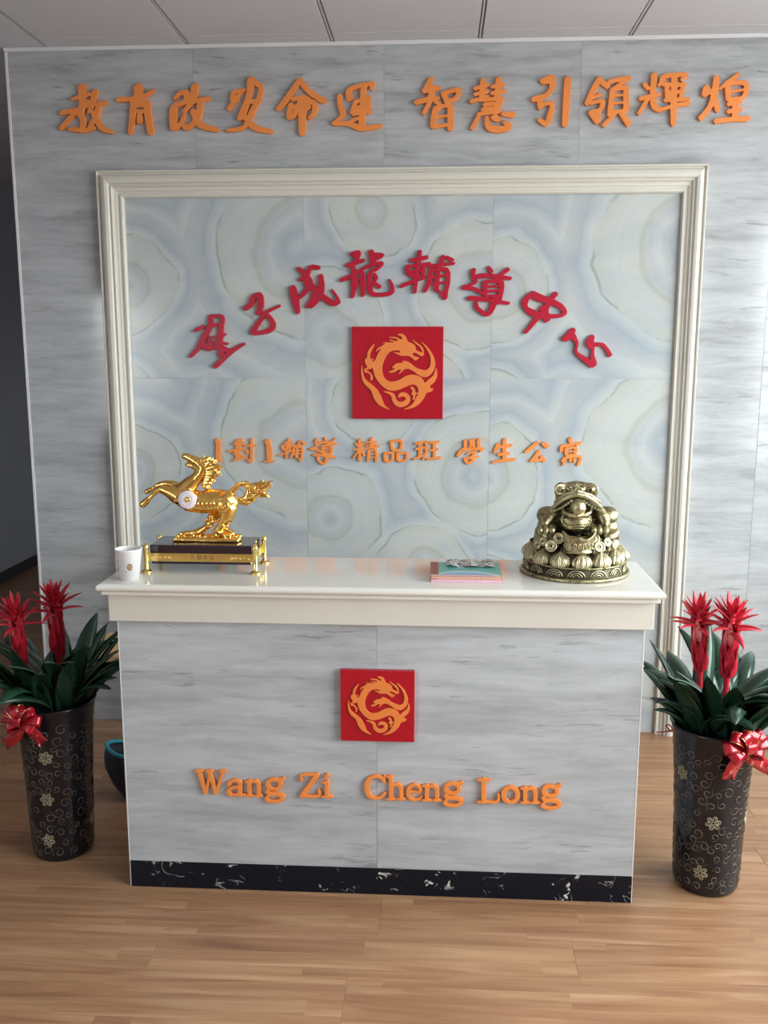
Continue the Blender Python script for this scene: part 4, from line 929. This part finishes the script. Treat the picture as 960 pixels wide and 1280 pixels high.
# ------------------------------------------------------------------ paper cup
def cup_mat():
    t = NT('printed_paper_cup'); tcn = t.node('ShaderNodeTexCoord'); sp = t.node('ShaderNodeSeparateXYZ'); t.link(tcn.outputs['Object'], sp.inputs[0])
    n = t.noise(tcn.outputs['Object'], 130, 2)
    ang = t.math('ARCTAN2', sp.outputs['Y'], sp.outputs['X'])
    f = None
    for a0, z0, ra, rz in [(-1.20, .044, .26, .0115), (-2.55, .058, .13, .006), (-1.55, .030, .05, .0025), (.6, .045, .26, .0115), (1.9, .05, .2, .01)]:
        e1 = t.math('POWER', t.math('DIVIDE', t.math('SUBTRACT', ang, a0), ra), 2); e2 = t.math('POWER', t.math('DIVIDE', t.math('SUBTRACT', sp.outputs['Z'], z0), rz), 2)
        g_ = t.math('LESS_THAN', t.math('ADD', e1, e2), 1); f = g_ if f is None else t.math('MAXIMUM', f, g_)
    br = t.ramp(n.outputs[0], [(.35, (.20, .12, .06)), (.5, (.45, .30, .16)), (.6, (.60, .45, .28))])
    t.link(t.mix(f, (.84, .83, .84), br), t.b.inputs['Base Color']); t.b.inputs['Roughness'].default_value = .45; return t.m
M['cup'] = cup_mat()
cp = on_z(167, 722, CT)
bm = bmesh.new(); lathe(bm, [(0, .004), (.0265, .004), (.0265, 0), (.0275, 0), (.0395, .092), (.0410, .0935), (.0410, .0955), (.0395, .0965), (.0380, .0955), (.0380, .092), (.0262, .006), (0, .006)], 48)
tag(mesh_obj('paper_cup', bm, M['cup'], None, True, (cp.x-.006, -1.338, CT)), 'white paper cup with brown prints at the left end of the worktop', 'cup')

# ------------------------------------------------------------------ booklets
def booklet(name, x0, x1, y0, y1, z, th, cover, page, label, rot=0, spine=None, deco=None):
    cx, cy = (x0+x1)/2, (y0+y1)/2; w, d = (x1-x0)/2, (y1-y0)/2
    e_ = empty(name, (cx, cy, z), label, 'booklet', 'booklets stacked on the worktop', (0, 0, rot))
    boxo('pages', -w+.002, w-.003, -d+.002, d-.002, .0008, th-.0008, page, e_)
    boxo('back_cover', -w, w, -d, d, 0, .0008, cover, e_); c = boxo('front_cover', -w, w, -d, d, th-.0008, th, cover, e_)
    boxo('spine', -w-.0006, -w+.0004, -d, d, 0, th, spine or cover, e_)
    if spine: boxo('spine_strip', -w-.0006, -w+.024, -d-.0002, d+.0002, th, th+.0004, spine, e_)
    return e_, c, w, d, th
M['pink'] = simple('pink_paper', (.66, .33, .42), .5); M['oranger'] = simple('salmon_paper', (.70, .30, .18), .5)
M['pagep'] = simple('pinkish_page_edges', (.72, .50, .56), .7, nscale=200, noise=.12); M['pageo'] = simple('salmon_page_edges', (.72, .42, .30), .7, nscale=200, noise=.12)
M['spine'] = simple('brown_book_spine', (.30, .10, .07), .5)
def teal_mat():
    t = NT('teal_and_blue_cover'); tcn = t.node('ShaderNodeTexCoord'); sp = t.node('ShaderNodeSeparateXYZ'); t.link(tcn.outputs['Object'], sp.inputs[0])
    n = t.noise(tcn.outputs['Object'], 6, 2)
    g_ = t.math('ADD', t.math('SUBTRACT', sp.outputs['Y'], t.math('MULTIPLY', t.math('POWER', t.math('MULTIPLY', sp.outputs['X'], 8.5), 2), -.07)), t.math('MULTIPLY', n.outputs[0], .03))
    c = t.ramp(t.math('ADD', t.math('MULTIPLY', g_, 2.6), .5), [(.02, (.55, .60, .50)), (.10, (.16, .42, .40)), (.16, (.20, .36, .58)), (.40, (.18, .38, .60)), (.44, (.50, .66, .66)), (.48, (.09, .38, .33)), (1, (.10, .40, .34))])
    t.link(c, t.b.inputs['Base Color']); t.b.inputs['Roughness'].default_value = .3; return t.m
M['teal'] = teal_mat()
bx0, bx1 = -.020, .198
booklet('booklet', bx0, bx1, -1.325, -1.150, CT, .010, M['pink'], M['pagep'], 'pink booklet at the bottom of the stack beside the toad', .0, M['spine'])
booklet('booklet', bx0+.001, bx1-.001, -1.322, -1.150, CT+.010, .008, M['oranger'], M['pageo'], 'salmon booklet in the middle of the stack', -.004, M['spine'])
booklet('booklet', bx0+.0, bx1-.004, -1.318, -1.150, CT+.018, .005, M['teal'], M['pageo'], 'teal and blue covered booklet lying on top of the stack', .004, M['spine'])
def doodle():
    t = NT('black_white_print'); tcn = t.node('ShaderNodeTexCoord'); n = t.noise(t.mapping(tcn.outputs['Object'], (1, 1.4, 1)), 38, 3, .6, 1.5)
    t.link(t.ramp(n.outputs[0], [(.44, (.05, .055, .05)), (.49, (.75, .77, .74)), (.58, (.8, .8, .8)), (.60, (.10, .11, .10))], 'LINEAR'), t.b.inputs['Base Color']); t.b.inputs['Roughness'].default_value = .4; return t.m
M['doodle'] = doodle()
bm = bmesh.new(); n = 18
rows = [[bm.verts.new((-.075+.15*i/n, -.045+.09*j/4, .0028+.003*math.sin(i*.9)+.002*math.cos(i*.5+j))) for i in range(n+1)] for j in range(5)]
low = [[bm.verts.new(v.co-Vector((0, 0, .0009))) for v in r] for r in rows]
for R_, f in ((rows, 1), (low, -1)):
    for j in range(4):
        for i in range(n):
            q = (R_[j][i], R_[j][i+1], R_[j+1][i+1], R_[j+1][i]); bm.faces.new(q if f > 0 else q[::-1])
bd = [(0, i) for i in range(n+1)]+[(j, n) for j in range(1, 5)]+[(4, i) for i in range(n-1, -1, -1)]+[(j, 0) for j in range(3, 0, -1)]
for a, b in zip(bd, bd[1:]+bd[:1]): bm.faces.new((rows[b[0]][b[1]], rows[a[0]][a[1]], low[a[0]][a[1]], low[b[0]][b[1]]))
tag(mesh_obj('leaflet', bm, M['doodle'], None, False, (.105, -1.176, CT+.0241)), 'curled black and white patterned leaflet behind the teal booklet', 'leaflet')
boxo('card', -.028, .028, -.035, .035, 0, .001, simple('white_card', (.8, .8, .8), .5), None, loc=(.012, -1.115, CT+.0004))
bpy.data.objects['card'].location = (.012, -1.108, CT); tag(bpy.data.objects['card'], 'plain white card lying behind the booklet stack', 'card')
# ------------------------------------------------------------------ potted bromeliads in tall black vases
M['vase'] = simple('black_glazed_ceramic', (.010, .009, .013), .24, noise=.3, nscale=6, spec=.45)
M['vase_gold'] = simple('matt_gold_line_print', (.17, .14, .10), .45, noise=.3, nscale=60)
M['vase_flower'] = simple('pale_gold_flower_print', (.34, .29, .18), .42, noise=.25, nscale=80)
M['soil'] = simple('dark_potting_soil', (.03, .022, .016), .95, noise=.5, nscale=90, bump=.8)
def leafmat(name, c, rough=.26):
    t = NT(name); v, r = t.objvec(20); n = t.noise(v, 14, 3); c2 = tuple(x*1.55 for x in c)
    k = t.mix(.5, t.ramp(n.outputs[0], [(.3, c), (.7, c2)]), t.ramp(r, [(0, c), (1, tuple(x*1.7 for x in c))]))
    t.link(k, t.b.inputs['Base Color']); t.b.inputs['Roughness'].default_value = rough; t.b.inputs['Specular IOR Level'].default_value = .55; return t.m
M['leaf'] = leafmat('dark_glossy_leaf', (.012, .040, .022))
M['bract'] = leafmat('scarlet_bract', (.42, .012, .028), .35)
M['bract_tip'] = leafmat('pale_pink_bract', (.62, .16, .17), .4)
def ribbonmat():
    t = NT('shiny_red_printed_ribbon'); v, r = t.objvec(5); n = t.noise(v, 45, 2)
    t.link(t.ramp(n.outputs[0], [(.66, (.46, .008, .022)), (.72, (.75, .28, .26))]), t.b.inputs['Base Color']); t.b.inputs['Roughness'].default_value = .22
    t.b.inputs['Metallic'].default_value = .25; t.b.inputs['Coat Weight'].default_value = .6; return t.m
M['ribbon'] = ribbonmat(); M['ribbon_edge'] = gold('gold_ribbon_edge', (1, .72, .4), (.9, .5, .25), .25, bump=0)
def strap(name, pts, widths, mat, parent, fold=.35, th=.0012, side=None):
    """leaf or ribbon: a strip with thickness swept along pts; widths = half width at every point; fold = channel depth"""
    P = [Vector(p) for p in catmull(pts, 5)]; n = len(P); wv = np.interp(np.linspace(0, 1, n), np.linspace(0, 1, len(widths)), widths)
    bm = bmesh.new(); R_ = []
    for i, p in enumerate(P):
        t = (P[min(i+1, n-1)]-P[max(i-1, 0)]).normalized()
        s = side.copy() if side else t.cross(Vector((0, 0, 1)))
        if s.length < .05: s = Vector((1, 0, 0))
        s = (s-t*s.dot(t)).normalized(); nn = s.cross(t).normalized(); w = max(wv[i], .0006)
        top = [bm.verts.new(p+s*w*k+nn*(abs(k)**1.5*fold*w)) for k in (-1, -.5, 0, .5, 1)]
        bot = [bm.verts.new(v.co-nn*th) for v in top[1:4]]
        R_.append(top+bot[::-1])
    for a, b in zip(R_, R_[1:]):
        for k in range(8): bm.faces.new((a[k], a[(k+1) % 8], b[(k+1) % 8], b[k]))
    bm.faces.new(R_[0]); bm.faces.new(R_[-1][::-1]); bmesh.ops.recalc_face_normals(bm, faces=bm.faces)
    return mesh_obj(name, bm, mat, parent, True)
VH = .548
def vr(z):                                                        # vase radius at height z
    return float(np.interp(z, [0, .012, .03, .25, .42, .49, .53, .548], [.094, .100, .103, .110, .118, .125, .131, .136]))
def vase(root, seed, flowers, lean):
    bm = bmesh.new()
    lathe(bm, [(0, 0), (.092, 0)]+[(vr(z), z) for z in (.004, .012, .03, .1, .18, .25, .32, .40, .44, .47, .49, .51, .53, .54)]+[(.1375, VH), (.133, VH+.003), (.127, VH-.002), (.118, .50), (.112, .44), (0, .435)], 56)
    v_ = mesh_obj('vase', bm, M['vase'], root, True)
    bm = bmesh.new(); lathe(bm, [(0, .500), (.06, .503), (.1165, .497), (.113, .45), (0, .45)], 40)
    mesh_obj('soil', bm, M['soil'], root, True)
    rg = random.Random(seed)
    def wrap(a, z, off=.0006): r = vr(z)+off; return Vector((r*math.cos(a), r*math.sin(a), z))
    bm = bmesh.new(); placed = []
    for _ in range(6000):
        a = rg.uniform(0, 2*PI); z = rg.uniform(.025, .485); r = rg.uniform(.010, .018)
        if any((math.hypot(math.atan2(math.sin(a-b), math.cos(a-b))*.112, z-zz) < (r+q)*.93) for b, zz, q in placed+[(f[0], f[1], .025) for f in flowers]): continue
        placed.append((a, z, r)); st = rg.uniform(0, 6.28); sg = rg.choice((-1, 1)); pts = []
        for t in np.linspace(0, 1, 20):
            th = st+sg*t*6.6; q = r*(1-.62*t**1.2)
            pts.append(wrap(a+q*math.cos(th)/.112, z+q*math.sin(th)))
        c2 = wrap(a+r*1.45*math.cos(st-sg*.45)/.112, z+r*1.45*math.sin(st-sg*.45))
        tube(bm, [c2]+pts, [.0004]+[.0005+.0007*math.sin(PI*t) for t in np.linspace(0, 1, 20)], 4)
        if len(placed) > 230: break
    tag(mesh_obj('scroll_print', bm, M['vase_gold'], v_), kind='stuff')
    for fa, fz in flowers:
        bm = bmesh.new(); np_ = 6
        for k in range(np_):
            t0 = 2*PI*k/np_+fz*9
            for s0, w in ((1.0, .0015), (.62, .0010)):
                pts = []
                for q in np.linspace(-1, 1, 11):
                    rr_ = .0085+.0145*(1-q*q)**.6*s0; th = t0+q*.46*s0
                    pts.append(wrap(fa+rr_*math.cos(th)/.112, fz+rr_*math.sin(th), .0009))
                tube(bm, pts, w, 4)
        tube(bm, [wrap(fa+.0055*math.cos(s)/.112, fz+.0055*math.sin(s), .001) for s in np.linspace(0, 2*PI, 13)[:-1]], .0016, 4, True)
        tag(mesh_obj('flower_print', bm, M['vase_flower'], v_), kind='stuff')
    return v_
def leaf(root, base, az, L, w, rise, droop, tw=0):
    """arching strap leaf from base point, in direction az"""
    d = Vector((math.cos(az), math.sin(az), 0)); pts = []
    n = 7
    lim = root.get('reach')
    for _ in range(14):                                           # shorten a leaf that would run into the counter
        ang = rise; q = Vector(base)
        ok = True
        for i in range(n):
            q = q+(d*math.cos(ang)+Vector((0, 0, 1))*math.sin(ang))*(L/n); ang -= droop/n*(1+.9*i/n)
            if lim[0]*(root.location.x+q.x-lim[1]) < .006 and q.z < 1.03: ok = False
        if ok: break
        L *= .95; rise += .02
    ang = rise; p = Vector(base)
    for i in range(n+1):
        pts.append(tuple(p)); p = p+(d*math.cos(ang)+Vector((0, 0, 1))*math.sin(ang))*(L/n); ang -= droop/n*(1+.9*i/n)
    sd = Vector((-d.y, d.x, 0)); 
    if tw: sd = (sd+Vector((0, 0, tw))).normalized()
    return strap('leaf', pts, [w*.75, w*.85, w*.95, w, w*1.05, w*1.05, w*.9, w*.6, w*.05], M['leaf'], root, .45, .0012, sd)
def flower(root, base, top, seed, n=40, spread=.085, size=1.0):
    rg = random.Random(seed); B = Vector(base); T = Vector(top); ax = (T-B).normalized(); a_, b_ = frame_of(ax)
    bm = bmesh.new(); S = T-ax*.235*size; foot = Vector((B.x, B.y, .498))
    pts = catmull([tuple(foot), tuple(S.lerp(foot, .4)+Vector((0, 0, .01))), tuple(S), tuple(T-ax*.02)], 6); m = len(pts)
    tube(bm, pts, [.008 if i < m*.6 else .010 for i in range(m)], 10)
    mesh_obj('flower_stalk', bm, M['bract'], root, True)
    for k in range(n):
        t = k/(n-1); az = k*2.39996; out = a_*math.cos(az)+b_*math.sin(az)
        if t < .42: h = -.235*size+.15*size*(t/.42); L, el, dr, w = .082*size, 1.36, -.10, .0150*size       # sheathing bracts, upright
        else:
            s = (t-.42)/.58; h = (-.080+.072*s)*size
            L = (.104-.050*s)*size*rg.uniform(.85, 1.12); el = .30+1.0*s+rg.uniform(-.14, .14); dr = .95*(1-s)+.1; w = (.0135-.004*s)*size
        p0 = T+ax*h+out*(.009 if t < .42 else .008); pts = []; p = p0; ang = el
        for i in range(6): pts.append(tuple(p)); p = p+(out*math.cos(ang)+ax*math.sin(ang))*(L/5); ang -= dr/5
        strap('bract', pts, [w*.8, w*1.05, w*1.05, w*.85, w*.5, w*.04], M['bract_tip'] if (.1 < t < .6 and k % 9 == 3) else M['bract'], root, .5, .0009, ax.cross(out))
def bow(root, c, face, size, seed, tails):
    """pull bow: loops round a knot; tails are lists of points relative to the knot. face = outward azimuth"""
    rg = random.Random(seed); e_ = None
    f = Vector((math.cos(face), math.sin(face), 0)); r = Vector((-f.y, f.x, 0)); u = Vector((0, 0, 1))
    bm = bmesh.new(); bmesh.ops.create_icosphere(bm, subdivisions=2, radius=.009*size)
    for v in bm.verts: v.co.z *= .8
    k_ = mesh_obj('ribbon_bow', bm, M['ribbon'], root, True, c); k_['label'] = 'shiny red ribbon bow with pale printed marks and gold edges'
    for i, (ax_, up_, out_, L) in enumerate([(-1, .25, .3, 1), (1, .30, .3, 1), (-.75, .85, .45, 1), (.75, .85, .4, 1), (-.3, 1.0, .6, .95), (.3, 1.05, .55, .95), (-.9, -.25, .55, .8), (.9, -.15, .55, .8), (0, .6, 1.0, .7)]):
        d = (r*ax_+u*up_+f*out_).normalized(); L = L*.062*size; bend = (f*.8+u*.5).normalized()
        sd = d.cross(bend).normalized(); nn = sd.cross(d).normalized()
        pts = [tuple(d*(L*.5*(1-math.cos(t)))+nn*(.017*size*math.sin(t))) for t in np.linspace(0, 2*PI, 9)]
        strap('ribbon_loop', pts, [.008*size, .013*size, .015*size, .013*size, .008*size], M['ribbon'], k_, .0, .0005, sd)
        for s_ in (-1, 1):
            if i in (2, 4, 5): 
                b2 = bmesh.new(); q = catmull(pts, 4); tube(b2, [Vector(x)+sd*s_*.0135*size*math.sin(min(1, j/12)*PI/2)*(1 if j < len(q)/2 else .9) for j, x in enumerate(q[2:-2])], .0009*size, 4); mesh_obj('ribbon_edge', b2, M['ribbon_edge'], k_, True)
    for T in tails:
        P = [r*p[0]+u*p[1]+f*p[2] for p in T]; w = .017*size
        PP = [Vector(x) for x in catmull([tuple(p) for p in P], 6)]; n = len(PP); b3 = bmesh.new(); rows = []
        for i, p in enumerate(PP):
            t = (PP[min(i+1, n-1)]-PP[max(i-1, 0)]).normalized(); sd = t.cross(f).normalized(); ww = w*(.45+.55*min(1, i/(n*.4)))
            notch = -t*0.0 if i < n-1 else -t*.026*size
            rows.append([b3.verts.new(p+sd*ww+o_) for o_ in (Vector(), -f*.0006)]+[b3.verts.new(p+notch+o_+f*.002*math.sin(i*.8)) for o_ in (Vector(), -f*.0006)]+[b3.verts.new(p-sd*ww+o_) for o_ in (Vector(), -f*.0006)])
        for a, b in zip(rows, rows[1:]):
            for q in ((0, 2), (2, 4)):
                b3.faces.new((a[q[0]], a[q[1]], b[q[1]], b[q[0]])); b3.faces.new((a[q[0]+1], b[q[0]+1], b[q[1]+1], a[q[1]+1]))
            for q in (0, 4): b3.faces.new((a[q], a[q+1], b[q+1], b[q]))
        bmesh.ops.recalc_face_normals(b3, faces=b3.faces); mesh_obj('ribbon_tail', b3, M['ribbon'], k_, True)
    return k_
def plant(name_label, reach, base, px_stalks, leaves, seed, flowers, bowargs, wmul=1.0):
    root = empty('potted_bromeliad', base, name_label, 'potted plant', 'potted bromeliads beside the counter')
    root['reach'] = reach
    vase(root, seed, flowers, 0)
    for L in leaves: leaf(root, *L)
    O = Vector(base)
    for i, (b0, t0, sp, sz) in enumerate(px_stalks): flower(root, b0-O, t0-O, seed+i, 40, sp, sz)
    bow(root, *bowargs)
    del root['reach']
    return root
def leafset(seed, n, zb=.505, extra=(), Lr=(.34, .45)):
    rg = random.Random(seed); out = []
    for k in range(n):
        az = k*2.39996+rg.uniform(-.2, .2); t = k/n
        cx = .05*(1 if k % 2 else -1)
        b = (cx+.03*math.cos(az), .03*math.sin(az), zb-.012)
        L = rg.uniform(*Lr)*(1-.10*t); rise = .98+.42*t+rg.uniform(-.1, .1); droop = rg.uniform(.7, 1.2)*(1.15-.45*t)
        out.append((b, az, L, rg.uniform(.029, .036), rise, droop, rg.uniform(-.25, .25)))
    return out+list(extra)
# right plant
RB = (.885, -1.205, 0)
def av_r(az):     # keep leaves out of the counter's right side
    return False
ex = [((-.03, -.05, .49), PI*1.02, .42, .024, 1.22, 1.4, .3), ((-.04, -.02, .49), PI*.96, .40, .027, 1.1, 1.2, .1), ((.02, -.06, .49), -PI/2-.2, .30, .036, 1.42, .7, 0), ((.05, -.06, .49), -PI/2+.5, .33, .036, 1.25, .7, 0),
      ((.03, -.04, .49), -.5, .40, .033, 1.1, .8, 0), ((.0, -.06, .49), -PI/2-.7, .30, .034, 1.4, .5, 0), ((-.02, -.05, .49), PI*1.15, .36, .028, 1.3, .8, 0), ((.06, -.04, .49), -.15, .40, .032, 1.0, .9, 0), ((.06, -.02, .49), .1, .38, .032, 1.2, .9, 0), ((-.03, -.06, .49), -PI/2-1.1, .36, .030, 1.25, .6, 0)]
plant('right hand potted bromeliad with two scarlet flowers in a black gold printed vase', (1, .668), RB,
      [(Vector((.845, -1.19, .5)), on_y(874, 756, -1.19), .08, .95), (Vector((.895, -1.24, .5)), on_y(917, 758, -1.25), .09, 1.0)],
      leafset(21, 34, extra=ex), 21, [(-PI/2-.18, .262), (-PI/2-.45, .085), (-PI/2-1.15, .40), (-PI/2+1.1, .26), (PI/2, .2), (0, .33)],
      ((.040, -.142, .525), -PI/2+.30, 1.3, 4, [[(0, 0, 0), (-.012, -.03, .004), (-.026, -.065, -.004), (-.033, -.105, -.014)], [(0, 0, 0), (.028, -.026, .006), (.07, -.055, .0), (.12, -.085, -.012)]]))
# left plant, its flower heads reach higher towards the wall opening
LB = (-1.292, -1.125, 0)
ex = [((.05, -.02, .49), -.1, .38, .032, 1.2, .7, 0), ((.04, -.04, .49), .12, .40, .028, 1.0, .75, .2), ((.03, 0, .49), .35, .38, .032, 1.25, .6, 0), ((0, -.06, .49), -PI/2, .30, .036, 1.38, .8, 0), ((-.04, -.05, .49), -PI/2-.5, .33, .034, 1.2, .9, 0),
      ((.05, -.05, .49), -PI/2+.6, .30, .032, 1.35, .6, 0), ((-.05, -.02, .49), PI*.95, .36, .032, 1.1, .9, 0), ((.04, -.03, .49), -.35, .38, .024, .95, .5, 0), ((.05, .03, .49), .25, .34, .034, 1.38, .4, 0), ((-.03, -.06, .49), -PI/2-.2, .32, .034, 1.45, .5, 0)]
plant('left hand potted bromeliad with a tall crimson flower in a black gold printed vase', (-1, -1.024), LB,
      [(Vector((-1.27, -1.11, .5)), on_y(66, 738, -1.11), .08, 1.0), (Vector((-1.37, -1.16, .5)), on_y(17, 756, -1.17), .09, .95)],
      leafset(33, 32, extra=ex), 33, [(-PI/2+.0, .235), (-PI/2+.07, .385), (-PI/2-.05, .085), (-PI/2-1.2, .23), (PI/2, .3), (0, .12)],
      ((-.035, -.150, .525), -PI/2-.25, 1.25, 9, [[(0, 0, 0), (.018, -.018, .006), (.036, -.038, .002), (.060, -.070, -.006)], [(0, 0, 0), (-.022, -.03, .004), (-.045, -.055, .004), (-.085, -.085, -.006), (-.11, -.10, -.02)]]))
# thin red tie sticking out on the left of the right vase
bm = bmesh.new(); c_ = on_y(833, 897, -1.2)
tube(bm, catmull([tuple(Vector((-.138, -.01, .52))), tuple(Vector((-.155, -.01, .538))), tuple(Vector((-.145, -.02, .545))), tuple(Vector((-.138, -.02, .53)))], 5), .0022, 6)
tube(bm, catmull([(-.136, -.02, .527), (-.16, -.02, .523), (-.19, -.03, .524)], 5), [.003]*5+[.002]*5+[.001], 6)
rt = bpy.data.objects['potted_bromeliad']; mesh_obj('ribbon_tie', bm, M['ribbon'], rt, True)

# ------------------------------------------------------------------ things behind the counter
M['pine'] = simple('varnished_pine', (.62, .36, .15), .4, noise=.12, nscale=8)
tb_ = empty('low_wooden_table', (-1.175, -.40, 0), 'low varnished pine table behind the left plant, mostly hidden by the counter', 'table')
boxo('tabletop', -.245, .245, -.16, .16, .478, .505, M['pine'], tb_, .003)
for x in (-.02, .205):
    for y in (-.13, .13): boxo('leg', x-.016, x+.016, y-.016, y+.016, 0, .478, simple('dark_metal_leg', (.04, .03, .03), .5) if 'dark_metal_leg' not in bpy.data.materials else bpy.data.materials['dark_metal_leg'], tb_)
M['bag'] = simple('dark_canvas', (.03, .032, .045), .75, noise=.2, bump=.3); M['tealrim'] = simple('teal_trim', (.03, .32, .42), .5)
bagc = on_z(158, 966, .0)
bg_ = empty('bag', (-1.165, -.72, 0), 'dark bag with a teal rim half hidden behind the left end of the counter', 'bag')
bm = bmesh.new(); n = 32; rows = []
for z, a, b_ in [(0, .05, .05), (.015, .062, .06), (.06, .095, .075), (.12, .118, .085), (.16, .118, .085), (.18, .112, .078), (.195, .105, .070)]:
    rows.append([bm.verts.new((a*math.cos(t)*(1+.03*math.sin(3*t+z*20)), b_*math.sin(t)*(1+.03*math.sin(5*t)), z+.012*math.cos(2*t)*(z > .17))) for t in np.linspace(0, 2*PI, n+1)[:-1]])
for z, s in ((.15, .92), (.05, .8)): rows.append([bm.verts.new((v.co.x*s, v.co.y*s, z)) for v in rows[6]])
for A, B in zip(rows, rows[1:]):
    for i in range(n): bm.faces.new((A[i], A[(i+1) % n], B[(i+1) % n], B[i]))
bm.faces.new(rows[0][::-1]); bm.faces.new(rows[-1]); rim = [v.co.copy() for v in rows[6]]
bmesh.ops.recalc_face_normals(bm, faces=bm.faces); mesh_obj('bag_body', bm, M['bag'], bg_, True)
bm = bmesh.new(); tube(bm, rim, .008, 8, True); tag_up(mesh_obj('rim', bm, M['tealrim'], bg_, True), 'teal rim')
